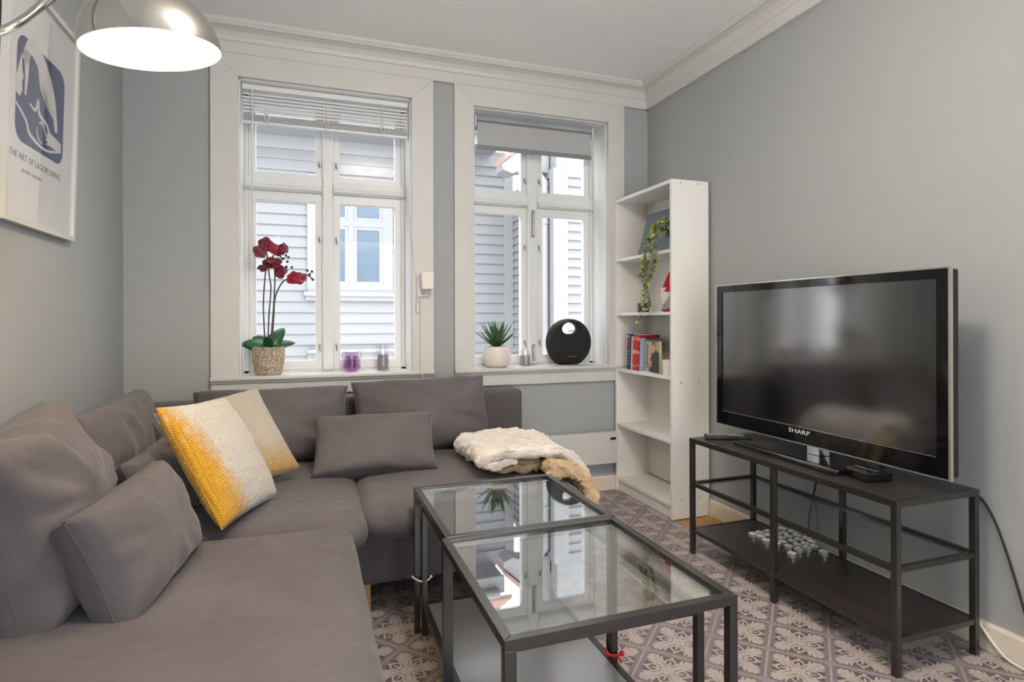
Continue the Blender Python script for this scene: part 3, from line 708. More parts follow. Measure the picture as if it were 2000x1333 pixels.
T0, T1, TZ0, TZ1, TX = 1.222, 2.298, .578, 1.238, 1.85
tel = empty('television', (1.88, 1.76, .531), 'large black flat television with a silver edge on the bench', 'television')
bx('back_shell', (TX+.012, TX+.05, T0+.006, T1-.006, TZ0+.006, TZ1-.006), black_m, tel, bevel=.006)
bx('rear_housing', (TX+.05, TX+.085, T0+.2, T1-.2, TZ0+.08, TZ1-.2), black_m, tel, bevel=.008)
rimm = MB(); wv = .007
rimm.box(TX+.001, TX+.013, T0, T0+wv, TZ0, TZ1).box(TX+.001, TX+.013, T1-wv, T1, TZ0, TZ1).box(TX+.001, TX+.013, T0+wv, T1-wv, TZ0, TZ0+.005).box(TX+.001, TX+.013, T0+wv, T1-wv, TZ1-.005, TZ1)
ob('silver_rim', rimm, silver_m, tel, label='thin silver edge of the television')
b = MB(); sy0, sy1, sz0, sz1 = T0+.042, T1-.042, TZ0+.068, TZ1-.036
b.box(TX, TX+.012, T0+wv, sy0, TZ0+.005, TZ1-.005).box(TX, TX+.012, sy1, T1-wv, TZ0+.005, TZ1-.005).box(TX, TX+.012, sy0, sy1, TZ0+.005, sz0).box(TX, TX+.012, sy0, sy1, sz1, TZ1-.005)
ob('bezel', b, gloss_m, tel, label='glossy black bezel')
bx('screen', (TX+.004, TX+.012, sy0, sy1, sz0, sz1), screen_m, tel, bevel=0, label='dark matt screen')
bx('bezel_line', (TX-.0006, TX, sy0, sy1, sz0-.0025, sz0-.0005), silver_m, tel, bevel=0)
text('brand_name', 'SHARP', .024, Matrix.Translation((TX-.0008, 1.80, TZ0+.048)) @ Matrix(((0, 0, -1, 0), (-1, 0, 0, 0), (0, 1, 0, 0), (0, 0, 0, 1))), shlogo_m, tel, sx=1.5)
ob('neck', MB().prism([(1.862, 1.715), (1.90, 1.70), (1.93, 1.715), (1.93, 1.775), (1.90, 1.79), (1.862, 1.775)], 'z', .545, .64), chrome2_m, tel, bevel=.003, label='chrome neck of the stand')
ob('stand_base', MB().prism([(1.722, 1.535), (1.735, 1.52), (1.96, 1.52), (1.975, 1.54), (1.975, 1.96), (1.96, 1.98), (1.765, 2.075), (1.748, 2.06)], 'z', .5315, .546), gloss_m, tel, bevel=.004)

rm = empty('remote_control', (1.80, 2.15, .531), 'black remote control at the far end of the television bench', 'remote control')
M = Matrix.Translation((1.80, 2.158, .5318)) @ Matrix.Rotation(math.radians(-28), 4, 'Z')
me = MB().box(-.10, .10, -.022, .022, 0, .018).mesh('case', None, .004); me.transform(M); link('case', me, black_m, rm)
bt = MB()
for i in range(11):
    for j in range(3): bt.box(-.088+i*.015, -.080+i*.015, -.014+j*.011, -.007+j*.011, .018, .0205)
me = bt.mesh('buttons'); me.transform(M); link('button_pad', me, logo_m, rm)
mbx = empty('media_box', (1.81, 1.455, .531), 'small square black media box on the bench by the stand', 'media player')
M = Matrix.Translation((1.808, 1.462, .5315)) @ Matrix.Rotation(math.radians(-8), 4, 'Z')
me = MB().box(-.05, .05, -.05, .05, 0, .034).mesh('case', None, .007, 3); me.transform(M); link('case', me, gloss_m, mbx)
me = MB().disc((0, 0, .0345), .009, 16, .006).mesh('mark'); me.transform(M); link('emblem', me, black_m, mbx)

# tea lights on the bottom shelf
tl = empty('tea_light', (1.9, 1.9, .116), 'tin tea light', 'candle', 'tea lights on the bench shelf')
ob('tin_cup', MB().lathe([(0, 0), (.0185, 0), (.0192, .002), (.0196, .0155), (.0185, .0155), (.0178, .013)], n=20), alu_m, tl, True)
ob('wax', MB().disc((0, 0, .0135), .018, 20), twax_m, tl, True)
ob('wick', MB().tube([(0, 0, .013), (.001, 0, .019)], .0008, 5), black_m, tl, True)
spots = []
for i in range(6):
    for j in range(5):
        u_, v_ = i/5, j/4
        spots.append((1.852+.165*v_+.012*(i % 2)+random.uniform(-.003, .003), 2.060-.205*u_+random.uniform(-.004, .004)))
spots = [s for k, s in enumerate(spots) if k not in (25, 20, 29)]
spots += [(1.845, 1.833), (1.975, 1.800)]
lone = {len(spots)-2: 'single tin tea light apart in front of the cluster on the shelf', len(spots)-1: 'single tin tea light apart at the near right of the cluster'}
for k, (x, y) in enumerate(spots):
    o = tl if k == 0 else copy_tree(tl)
    o.location = (x, y, .1156)
    o['label'] = lone.get(k, 'tin tea light in the tight cluster on the bench shelf')

# cables
def cable(pts, r, m, label):
    return tag(ob('cable', MB().tube(smooth_path(pts, 8), r, 8), m), label, 'cable')
cable([(2.040, 1.42, .50), (2.045, 1.32, .512), (2.082, 1.285, .492), (2.083, 1.246, .437), (2.083, 1.217, .365), (2.083, 1.189, .279), (2.083, 1.161, .179), (2.066, 1.12, .05)], .0035, cable_b, 'black cable running down the wall right of the bench')
cable([(2.045, 1.885, .56), (2.05, 1.90, .40), (2.055, 1.935, .27), (2.05, 1.945, .16), (2.05, 1.93, .05), (2.05, 1.8, .006)], .004, cable_b, 'black cable hanging behind the television bench')
cable([(2.070, 1.45, .092), (2.070, 1.30, .085), (2.066, 1.271, .075), (2.062, 1.223, .03), (2.058, 1.18, .009), (2.055, 1.10, .006)], .005, cable_w, 'white cable along the baseboard at the right')

# ------------------------------------------------------------------ bookcase and contents
KX0, KX1, KY0, KY1, KH = 1.836, 2.0855, 2.633, 3.243, 1.829
bk = empty('bookcase', ((KX0+KX1)/2, (KY0+KY1)/2, 0), 'tall open white bookcase in the corner', 'bookcase')
pt = .018
bx('side_panel', (KX0, KX1-.017, KY0, KY0+pt, .002, KH), lam_m, bk, bevel=.001)
bx('side_panel', (KX0, KX1-.017, KY1-pt, KY1, .002, KH), lam_m, bk, bevel=.001)
bx('back_panel', (KX1-.017, KX1-.013, KY0, KY1, .09, KH), lam_m, bk, bevel=0)
bx('top_panel', (KX0, KX1-.017, KY0+pt, KY1-pt, KH-.02, KH), lam_m, bk, bevel=.001)
SH = [1.456, 1.118, .768, .424, .082]
for z in SH: bx('shelf', (KX0+.003, KX1-.017, KY0+pt, KY1-pt, z-.018, z), lam_m, bk, bevel=.001)
bx('plinth', (KX0+.012, KX0+.03, KY0+pt, KY1-pt, .002, SH[-1]-.018), lam_m, bk, bevel=.001)
for x in (1.892, 2.005):
    for z in (1.812, .735, .105): ob('screw_cap', MB().tube([(x, KY0-.0008, z), (x, KY0, z)], .0045, 10), knob_m, bk)
# leaning canvas
cv = MB().prism([(1.905, SH[0]), (1.919, SH[0]), (1.996, 1.722), (1.982, 1.722)], 'y', 2.70, 3.09)
tag(ob('canvas_print', cv, canvas_m, bevel=.002), 'grey-blue blank canvas leaning in the top of the bookcase', 'picture')
# books
def book(y, th_, h, dpt, cover, lean_, label, spine=None, name='book', z=SH[2]):
    r = empty(name, (1.90, y, z), label, 'book', 'books on the shelf')
    r.rotation_euler = (lean_, 0, 0)
    bx('cover', (-.035, -.035+dpt, -th_/2, th_/2, 0, h), cover, r, True, bevel=.002)
    bx('page_block', (-.031, -.036+dpt, -th_/2+.002, th_/2-.002, h-.0005, h+.0008), paper_m, r, True, bevel=0)
    if spine:
        for (z0, z1, mm) in spine: bx('spine_print', (-.0356, -.035, -th_/2+.003, th_/2-.003, z0, z1), mm, r, True, bevel=0)
    return r
navyb = mat('dark_blue_cover', S(58, 72, 92), .6, noise_amt=.1, noise_scale=30); greyb = mat('grey_green_cover', S(186, 186, 176), .6)
redb = mat('red_cover', S(198, 48, 52), .5); redb2 = mat('dark_red_cover', S(168, 28, 38), .5); blueb = mat('pale_blue_cover', S(150, 172, 200), .5)
yel = mat('gold_print', S(222, 170, 90), .5); whp = mat('white_print', S(226, 214, 206), .5)
L_ = math.radians(4)
book(3.135, .034, .222, .14, navyb, L_, 'thick dark blue book leaning at the far end of the row', [(.03, .034, blueb), (.05, .054, blueb), (.07, .074, blueb), (.09, .094, blueb), (.11, .114, blueb), (.16, .185, redb2), (.20, .208, blueb)])
book(3.098, .014, .205, .14, greyb, L_, 'thin pale grey book between the blue and red books')
book(3.074, .020, .218, .14, redb, L_, 'red book with a white mark, first of the red books', [(.02, .035, yel), (.10, .125, whp), (.185, .195, whp)])
book(3.050, .018, .218, .14, redb, L_, 'red book with a white mark, middle of the red books', [(.02, .03, yel), (.10, .125, whp), (.185, .205, yel)])
book(3.024, .020, .216, .14, redb2, L_, 'dark red book, last of the red books', [(.03, .04, yel), (.10, .12, whp), (.18, .20, whp)])
book(3.000, .012, .195, .14, blueb, L_, 'thin pale blue book beside the cover-out book')
fb = empty('book', (1.872, 2.872, SH[2]), 'spiral bound book facing out with a man in a dark jacket on its cover', 'book', 'books on the shelf')
fb.rotation_euler = (0, 0, math.radians(-10))
sage = mat('sage_cover', S(182, 176, 142), .55); skin = mat('skin_print', S(214, 164, 134), .55); hairp = mat('brown_hair_print', S(120, 84, 50), .6)
jack = mat('dark_jacket_print', S(52, 62, 62), .6); bluep = mat('blue_print', S(70, 84, 118), .6)
bx('cover', (-.004, .012, -.10, .10, 0, .185), sage, fb, True, bevel=.001)
def flat(name, poly, m, parent, x=-.0046, th_=.0006): return ob(name, MB().prism(poly, 'x', x, x+th_), m, parent, True)
def ellp(cy, cz, ry, rz, n=20, rot=0): return [(cy+ry*math.cos(2*PI*k/n)*math.cos(rot)-rz*math.sin(2*PI*k/n)*math.sin(rot), cz+ry*math.cos(2*PI*k/n)*math.sin(rot)+rz*math.sin(2*PI*k/n)*math.cos(rot)) for k in range(n)]
# (cover reads with +y at its left)
flat('jacket_print', [(.02, .045), (.03, .08), (-.01, .115), (-.04, .135), (-.098, .12), (-.098, .004), (.03, .004)], jack, fb)
flat('tie_print', [(.02, .08), (.005, .118), (-.012, .115), (.004, .07)], redb2, fb, -.0050)
flat('face_print', ellp(-.022, .145, .024, .031), skin, fb, -.0050)
flat('hair_print', [(-.0, .155), (-.004, .172), (-.02, .181), (-.042, .176), (-.05, .158), (-.045, .145), (-.04, .160), (-.024, .168)], hairp, fb, -.0055)
flat('hand_print', ellp(.022, .052, .018, .02), skin, fb, -.0050)
flat('blue_panel', [(.045, .004), (.045, .052), (.02, .052), (.02, .004)], bluep, fb, -.0050)
for k in range(11): ob('spiral_ring', MB().tube(smooth_path([(-.006, .085-k*.017, .180), (-.008, .085-k*.017, .192), (.004, .085-k*.017, .198), (.014, .085-k*.017, .192), (.014, .085-k*.017, .180)], 3), .0018, 6), black_m, fb, True)
tx = text('cover_title', 'Falkberget', .034, Matrix(((0, 0, -1, 0), (-1, 0, 0, 0), (0, 1, 0, 0), (0, 0, 0, 1))) @ Matrix.Rotation(-PI/2, 4, 'Z'), mat('title_ink', S(60, 40, 44), .6), None)
tx.parent = fb; tx.location = (-.0050, .066, .092)
# white cup
cup = MB().lathe([(0, 0), (.027, 0), (.031, .006), (.034, .085), (.032, .085), (.029, .008), (0, .006)], (1.872, 2.722, SH[2]), 28)
tag(ob('cup', cup, terr_m), 'white ceramic cup beside the cover-out book', 'cup')
# black patterned tea light holder
bh = MB().lathe([(0, 0), (.032, 0), (.034, .004), (.034, .056), (.030, .056), (.029, .008), (0, .006)], (1.93, 3.06, SH[1]), 28)
tag(ob('candle_holder', bh, mat('speckled_black_glass', S(52, 50, 54), .3, noise_amt=.8, noise_scale=90)), 'small dark patterned candle holder on the second shelf', 'candle holder')
# gnome with a red hat and a white beard
gn = empty('gnome_figure', (1.925, 2.76, SH[1]), 'small gnome figure with a red pointed hat and white beard', 'figurine')
ob('body', MB().lathe([(0, .01), (.05, .01), (.055, .04), (.045, .09), (.03, .12), (0, .13)], n=20), mat('grey_felt', S(150, 150, 154), .9), gn, True)
ob('beard', MB().lathe([(0, .005), (.022, .02), (.036, .06), (.044, .1), (.036, .135), (0, .14)], (-.025, .012, 0), 18), terr_m, gn, True)
ob('hat', MB().tube(smooth_path([(0, 0, .115), (0, .0, .15), (.004, -.006, .20), (.008, -.014, .25), (.01, -.03, .29)]), [.062-.058*(i/24)**.9 for i in range(25)], 18), red_m, gn, True)
ob('nose', MB().sphere((-.058, .02, .112), .013, n=12), mat('pink_felt', S(214, 150, 130), .8), gn, True)
for y in (-.022, .022): ob('boot', MB().sphere((-.03, y, .012), .022, .016, .012, 12), red_m, gn, True)
# trailing ivy hanging from the upper shelf
iv = empty('trailing_ivy', (1.90, 2.74, SH[0]), 'trailing variegated ivy hanging from the upper shelf of the bookcase', 'plant')
ob('pot', MB().lathe([(0, 0), (.04, 0), (.05, .085), (.046, .085), (.04, .07), (0, .07)], (1.985, 2.712, SH[0]), 24), terr_m, iv)
def leaf_mesh(name, l, wd, fold=.25, curl=.2, n=6, point=1.0):
    vs = []; fs = []
    for i in range(n+1):
        t_ = i/n; ww = wd*math.sin(PI*min(1, t_**.75*.98+.02))**point
        z = -curl*l*t_*t_
        vs += [(-ww, t_*l, z+fold*ww), (0, t_*l, z), (ww, t_*l, z+fold*ww)]
    for i in range(n):
        for k in (0, 1): fs.append((i*3+k, i*3+k+1, (i+1)*3+k+1, (i+1)*3+k))
    me = bpy.data.meshes.new(name); me.from_pydata(vs, [], fs); me.polygons.foreach_set('use_smooth', [True]*len(fs))
    return me
leaves = []
for mm, sc in ((ivy_m, 1), (ivy2_m, .85), (ivy3_m, 1.05), (ivy_m, .8)):
    me = leaf_mesh('leaf', .034*sc, .0125*sc, .3, .25); me.materials.append(mm); leaves.append(me)
vines = [
 [(1.885, 2.73, 1.55), (1.84, 2.76, 1.60), (1.815, 2.79, 1.56), (1.812, 2.81, 1.44), (1.815, 2.84, 1.36), (1.812, 2.85, 1.27), (1.815, 2.87, 1.17), (1.812, 2.90, 1.09), (1.808, 2.93, 1.06)],
 [(1.89, 2.73, 1.55), (1.84, 2.73, 1.62), (1.81, 2.745, 1.55), (1.808, 2.76, 1.42), (1.812, 2.78, 1.34), (1.81, 2.83, 1.25), (1.812, 2.80, 1.18), (1.815, 2.82, 1.14)],
 [(1.89, 2.72, 1.55), (1.85, 2.76, 1.58), (1.82, 2.82, 1.52), (1.812, 2.85, 1.44), (1.808, 2.87, 1.37), (1.806, 2.90, 1.33)],
 [(1.89, 2.72, 1.55), (1.86, 2.70, 1.63), (1.82, 2.70, 1.60), (1.806, 2.72, 1.50), (1.808, 2.74, 1.41), (1.806, 2.75, 1.37)]]
rnd = random.Random(5)
for vn in vines:
    pth = smooth_path(vn, 7)
    ob('vine', MB().tube(pth, .0016, 5), ivy_m, iv)
    for i, p in enumerate(pth):
        dens = 1 if i % 2 else 2
        for _ in range(dens + (1 if p.z > 1.38 and rnd.random() < .3 else 0)):
            o = link('leaf', rnd.choice(leaves if p.z > 1.2 else leaves[:3]), None, iv)
            s_ = rnd.uniform(.7, 1.15)
            o.matrix_basis = Matrix.Translation(p) @ Matrix.Rotation(rnd.uniform(0, 2*PI), 4, 'Z') @ Matrix.Rotation(rnd.uniform(-1.1, .3), 4, 'X') @ Matrix.Rotation(rnd.uniform(-.6, .6), 4, 'Y') @ Matrix.Scale(s_, 4)
            if o.matrix_basis.to_3x3().col[1].x > .4*s_: o.matrix_basis = Matrix.Translation(p) @ Matrix.Rotation(PI/2+rnd.uniform(-.8, .8), 4, 'Z') @ Matrix.Rotation(rnd.uniform(-1.1, 0), 4, 'X') @ Matrix.Scale(s_, 4)

# ------------------------------------------------------------------ panel heater and wall plug
ht = empty('panel_heater', (1.515, 3.2, .18), 'flat white panel heater on the wall under the right window', 'heater')
bx('panel', (1.21, 1.822, 3.185, 3.225, .182, .378), white_m, ht, bevel=.004)
bx('bracket', (1.28, 1.32, 3.225, 3.2625, .2, .36), knob_m, ht); bx('bracket', (1.70, 1.74, 3.225, 3.2625, .2, .36), knob_m, ht)
bx('display', (1.770, 1.808, 3.1835, 3.185, .328, .344), black_m, ht, bevel=0)
pl = empty('plug_in_freshener', (.625, 3.2, 1.2), 'white plug-in air freshener on the window casing', 'air freshener')
bx('socket_plate', (.578, .648, 3.224, 3.2368, 1.205, 1.325), white_m, pl, bevel=.003)
ob('holder', MB().prism([(.597, 1.245), (.592, 1.33), (.600, 1.345), (.655, 1.345), (.663, 1.332), (.660, 1.245)], 'y', 3.165, 3.2235), terr_m, pl, bevel=.006, segs=3)
bx('slot', (.603, .623, 3.223, 3.2242, 1.224, 1.228), ink_m, pl, bevel=0)
tag(ob('cable', MB().tube([(.597, 3.2325, 1.205), (.598, 3.232, .95), (.600, 3.228, .80), (.6, 3.214, .775), (.602, 3.216, .75), (.604, 3.238, .72), (.604, 3.238, .66)], .004, 8), cable_w), 'thin white cable running down the window casing below the plug', 'cable')

# ------------------------------------------------------------------ things on the sills
SZ = .79
orc = empty('potted_orchid', (-.195, 3.335, SZ), 'dark red orchid with green leaves in a woven pot on the left sill', 'plant')
px, py = -.195, 3.335
ob('pot', MB().lathe([(0, .001), (.062, .001), (.068, .012), (.080, .08), (.082, .147), (.076, .147), (.072, .13), (0, .13)], (px, py, SZ), 36), basket_m, orc)
ob('soil', MB().disc((px, py, SZ+.132), .071, 24), soil_m, orc)
def bigleaf(l, wd, M, fold=.18, curl=.35):
    me = leaf_mesh('leaf', l, wd, fold, curl, 10, .6); me.transform(M)
    bm = bmesh.new(); bm.from_mesh(me); 
    g = bmesh.ops.solidify(bm, geom=bm.faces[:], thickness=.002); bm.to_mesh(me); bm.free()
    me.polygons.foreach_set('use_smooth', [True]*len(me.polygons))
    link('leaf', me, darkleaf_m, orc)
B0 = Matrix.Translation((px, py, SZ+.135))
for l, wd, az, el, tw in ((.135, .040, 95, 22, -1.05), (.11, .038, 78, 42, -1.2), (.115, .036, 115, 30, -1.0), (.145, .036, -72, 58, 1.1), (.13, .03, -100, 25, .9), (.10, .024, 178, 60, 0), (.09, .022, -10, 75, 0)):
    bigleaf(l, wd, B0 @ Matrix.Rotation(math.radians(az), 4, 'Z') @ Matrix.Rotation(math.radians(el), 4, 'X') @ Matrix.Rotation(tw, 4, 'Y'))
stems = [[(px-.015, py, .92), (px-.025, py, 1.15), (px-.015, py-.005, 1.32), (px-.005, py-.01, 1.42), (px-.03, py-.02, 1.47)],
         [(px-.005, py+.005, .92), (px+.002, py, 1.10), (px+.012, py, 1.25), (px+.002, py, 1.36), (px+.04, py-.01, 1.44), (px+.07, py-.02, 1.40)],
         [(px+.015, py, .92), (px+.025, py, 1.08), (px+.034, py, 1.20), (px+.07, py-.01, 1.28), (px+.12, py-.02, 1.305), (px+.17, py-.02, 1.325), (px+.205, py-.02, 1.315), (px+.222, py-.02, 1.295)],
         [(px+.005, py, .92), (px+.022, py, 1.10), (px+.032, py-.005, 1.28), (px+.03, py-.01, 1.36)]]
for st_ in stems: ob('stem', MB().tube(smooth_path(st_), .0038, 7), stem_m, orc)
pm = leaf_mesh('petal', .040, .022, .12, .2, 8, .42); pm2 = pm.copy(); pm.materials.append(petal_m); pm2.materials.append(petal2_m)
rnd = random.Random(3)
flowers = [(-.235+.0, 1.437, 20, -10, 0), (-.205, 1.475, -5, 10, 0), (-.155, 1.45, 200, 10, 1), (-.165, 1.385, 10, -35, 0), (-.215, 1.355, 40, 60, 0), (-.14, 1.34, -20, -10, 0), (-.045, 1.305, -10, 0, 1), (-.075, 1.30, 30, 20, 1), (-.115, 1.455, 60, 0, 0), (-.19, 1.395, 0, -60, 0)]
for fx, fz, az, el, kind in flowers:
    c = Vector((fx, py-.022, fz)); F0 = Matrix.Translation(c) @ Matrix.Rotation(math.radians(az), 4, 'Z') @ Matrix.Rotation(math.radians(el), 4, 'X')
    fo = ob('flower', MB().sphere(c, .006, n=8), petal2_m, orc)
    for k in range(5):
        o = link('petal', pm2 if kind else pm, None, fo)
        o.matrix_basis = F0 @ Matrix.Rotation(2*PI*k/5+.3*rnd.random(), 4, 'Y') @ Matrix.Rotation(PI/2, 4, 'X') @ Matrix.Rotation(PI/2-.0, 4, 'X') @ Matrix.Rotation(-PI/2, 4, 'X') @ Matrix.Rotation(rnd.uniform(-.35, .35), 4, 'X') @ Matrix.Scale(rnd.uniform(.85, 1.1), 4)
for bx_, bz in ((-.107, 1.423), (-.095, 1.413), (-.12, 1.405), (-.10, 1.39), (-.105, 1.362), (-.078, 1.36), (.0, 1.345), (.012, 1.325), (.028, 1.297), (-.02, 1.305), (.024, 1.34)):
    ob('bud', MB().sphere((bx_, py-.022, bz), .007, .007, .008, 8), bud_m, orc)
# purple faceted glass holder
pg = empty('tea_light_glass', (.233, 3.36, SZ), 'faceted purple glass tea light holder on the left sill', 'candle holder')
n = 10; mb = MB()
rings = [(.030, .002), (.052, .018), (.045, .07), (.036, .105)]
vs = [(.233+r*math.cos(2*PI*(k+.5*(i % 2))/n), 3.355+r*math.sin(2*PI*(k+.5*(i % 2))/n), SZ+z) for i, (r, z) in enumerate(rings) for k in range(n)]
fs = [tuple(range(n-1, -1, -1))]
for i in range(3):
    for k in range(n):
        a_, b_, c_, d_ = i*n+k, i*n+(k+1) % n, (i+1)*n+k, (i+1)*n+(k+1) % n
        if i % 2 == 0: fs += [(a_, b_, c_), (b_, d_, c_)]
        else: fs += [(a_, b_, d_), (a_, d_, c_)]
ob('glass', mb.add(vs, fs), purple_m, pg, smooth=False)
ob('glass_liner', MB().lathe([(0, .006), (.036, .008), (.043, .02), (.036, .07), (.030, .085), (.024, .07), (.02, .02), (0, .018)], (.233, 3.355, SZ), 20), lglass_m, pg)
ob('wire_handle', MB().tube(smooth_path([(.183, 3.35, SZ+.068), (.186, 3.35, SZ+.104), (.200, 3.35, SZ+.108), (.233, 3.32, SZ+.106), (.266, 3.35, SZ+.108), (.282, 3.35, SZ+.104), (.285, 3.35, SZ+.068)]), .0018, 6), knob_m, pg)
def glass_candle(x, y, r, h, wx, label, square=False):
    g = empty('candle_glass', (x, y, SZ), label, 'candle', 'lit candles on the sills')
    ob('glass', MB().lathe([(0, .001), (r, .001), (r, h), (r-.002, h), (r-.002, .006), (0, .006)], (x, y, SZ), 28), cglass_m, g)
    ob('wax', MB().lathe([(0, .0065), (r-.007, .0065), (r-.007, wx), (r-.012, wx+.001), (0, wx-.004)], (x, y, SZ), 24), wax_m, g)
    ob('wick', MB().tube([(x, y, SZ+wx-.005), (x, y, SZ+wx+.006)], .001, 5), black_m, g)
    ob('flame', MB().lathe([(0, 0), (.004, .005), (.0048, .011), (.003, .018), (0, .027)], (x, y, SZ+wx+.004), 12), flame_m, g)
glass_candle(.405, 3.36, .036, .145, .092, 'tall clear glass with a grey pillar candle burning on the left sill')
glass_candle(1.278, 3.37, .033, .098, .065, 'low clear glass with a pale candle burning between the plant and loudspeaker')
# succulent in a round white pot
su = empty('potted_succulent', (1.083, 3.35, SZ), 'spiky green succulent in a round white pot on the right sill', 'plant')
ob('pot', MB().lathe([(0, .001), (.055, .001), (.068, .010), (.082, .04), (.086, .07), (.080, .105), (.070, .125), (.066, .125), (.064, .11), (0, .11)], (1.083, 3.35, SZ), 36), terr_m, su)
ob('soil', MB().disc((1.083, 3.35, SZ+.112), .064, 24), soil_m, su)
for ringi, (cnt, el, l, wd) in enumerate(((7, 30, .165, .018), (7, 50, .18, .020), (5, 70, .175, .020), (2, 84, .15, .017))):
    for k in range(cnt):
        az = 2*PI*k/cnt+ringi*.45+.2
        vs = []; m_ = 8
        for i in range(m_+1):
            t_ = i/m_; ww = wd*(1-t_)**.75*(.75+.9*t_*(1-t_)*1.6)+.0004; th_ = .006*(1-t_)**.6+.0004
            z = .12*l*t_*t_*(1 if ringi < 2 else .2)
            vs += [(-ww, t_*l, z+.35*ww), (0, t_*l, z), (ww, t_*l, z+.35*ww), (0, t_*l, z-th_)]
        fs = []
        for i in range(m_):
            for q in range(4): fs.append((i*4+q, i*4+(q+1) % 4, (i+1)*4+(q+1) % 4, (i+1)*4+q))
        fs += [(3, 2, 1, 0), tuple(m_*4+q for q in range(4))]
        mbb = MB().add(vs, fs); me = mbb.mesh('leaf', False)
        me.transform(Matrix.Translation((1.083, 3.35, SZ+.118)) @ Matrix.Rotation(az, 4, 'Z') @ Matrix.Rotation(math.radians(el), 4, 'X'))
        link('leaf', me, aloe_m, su)
# round loudspeaker with a carrying hole
sp = empty('loudspeaker', (1.567, 3.36, SZ), 'round black loudspeaker with a handle hole on the right sill', 'loudspeaker')
cx, cyy, cz, R = 1.567, 3.36, SZ+.137, .155
sph = MB()
n = 72; hole_c = (0, .095); hrx, hrz = .056, .037
def radial_ring(s_, k):
    an = 2*PI*k/n; hx, hz = hole_c[0]+hrx*math.cos(an), hole_c[1]+hrz*math.sin(an)
    # ray from hole point outward to outer outline (circle clipped flat at the foot)
    d = Vector((math.cos(an), math.sin(an))); o_ = Vector((hole_c[0], hole_c[1])); b_ = o_.dot(d); t_ = -b_+math.sqrt(b_*b_-(o_.length_squared-R*R))
    q = o_+d*t_
    if q.y < -.1365:
        t2 = (-.1365-o_.y)/d.y; q = o_+d*t2
    return (hx+(q.x-hx)*s_, hz+(q.y-hz)*s_)
prof_ = [(0, 0), (.03, .55), (.10, .8), (.25, .98), (.5, 1.0), (.72, .86), (.86, .66), (.95, .42), (1, 0)]
vs = []; TH = .055
for s_, d_ in prof_:
    for k in range(n):
        x_, z_ = radial_ring(s_, k); vs.append((cx+x_, cyy-d_*TH, cz+z_))
for s_, d_ in reversed(prof_[1:-1]):
    for k in range(n):
        x_, z_ = radial_ring(s_, k); vs.append((cx+x_, cyy+d_*TH*.8, cz+z_))
nr = len(prof_)*2-2; fs = [(i*n+k, i*n+(k+1) % n, ((i+1) % nr)*n+(k+1) % n, ((i+1) % nr)*n+k) for i in range(nr) for k in range(n)]
sph.add(vs, fs); sph.smooth = True
ob('body', sph, speaker_m, sp)
text('brand_name', 'harman/kardon', .0105, Matrix.Translation((cx, cyy-.0535, cz-.082)) @ Matrix.Rotation(PI/2+.35, 4, 'X'), logo_m, sp)

# ------------------------------------------------------------------ poster on the left wall
ps = empty('framed_poster', (LX+.004, 2.30, 1.371), 'white framed poster with a navy figure print and small lettering', 'poster')
ps.rotation_euler = (0, math.radians(1.6), 0)
PW, PH = .53, .745
y0, y1 = -PW/2, PW/2; fw = .018
f_ = MB().box(0, .022, y0, y0+fw, 0, PH).box(0, .022, y1-fw, y1, 0, PH).box(0, .022, y0+fw, y1-fw, 0, fw).box(0, .022, y0+fw, y1-fw, PH-fw, PH)
ob('frame', f_, white_m, ps, True, bevel=0)
bx('backing', (.002, .008, y0+fw, y1-fw, fw, PH-fw), knob_m, ps, True, bevel=0)
pp = bx('paper', (.008, .009, y0+fw, y1-fw, fw, PH-fw), paper_m, ps, True, bevel=0)
bx('glazing', (.0145, .016, y0+fw, y1-fw, fw, PH-fw), posterglass_m, ps, True, bevel=0)
def rrect(a, b, c, d, r, n=6):
    out = []
    for cx_, cz_, a0 in ((b-r, d-r, 0), (a+r, d-r, 90), (a+r, c+r, 180), (b-r, c+r, 270)):
        for k in range(n+1):
            an = math.radians(a0+90*k/n); out.append((cx_+r*math.cos(an), cz_+r*math.sin(an)))
    return out
def pflat(name, poly, m, x): return ob(name, MB().prism(poly, 'x', x, x+.0003), m, ps, True)
pflat('navy_block', rrect(-.19, .165, .252, .575, .05), navy_m, .0091)
def ribbon2(pts, wds):
    P_ = smooth_path([(0, a, b) for a, b in pts], 5); n = len(P_); l = []; r = []
    for i, p in enumerate(P_):
        t_ = (P_[min(i+1, n-1)]-P_[max(i-1, 0)]).normalized(); nm = Vector((0, -t_.z, t_.y)); f = i/(n-1)*(len(wds)-1); k = int(min(f, len(wds)-2)); w_ = wds[k]+(wds[k+1]-wds[k])*(f-k)
        l.append((p.y+nm.y*w_, p.z+nm.z*w_)); r.append((p.y-nm.y*w_, p.z-nm.z*w_))
    return l, r
def stroke(name, pts, wds, m=cream_m, x=.0095):
    l, r = ribbon2(pts, wds); mb = MB()
    for i in range(len(l)-1): mb.prism([l[i], l[i+1], r[i+1], r[i]], 'x', x, x+.0003)
    return ob(name, mb, m, ps, True)
stroke('figure_print', [(-.14, .50), (-.11, .555), (-.06, .556), (.0, .52), (.055, .46), (.09, .40), (.105, .355)], [.016, .022, .03, .034, .03, .016, .010])
stroke('figure_print', [(-.13, .54), (-.125, .47), (-.13, .40)], [.02, .012, .004])
pflat('face_print', [(-.19, .44), (-.16, .52), (-.155, .47), (-.145, .45), (-.155, .43), (-.15, .41), (-.165, .385), (-.19, .39)], cream_m, .0095)
for k in range(4): stroke('hair_stroke', [(-.045+.012*k, .515-.012*k), (-.02+.016*k, .46-.008*k), (.03+.012*k, .415-.006*k)], [.002, .008, .002])
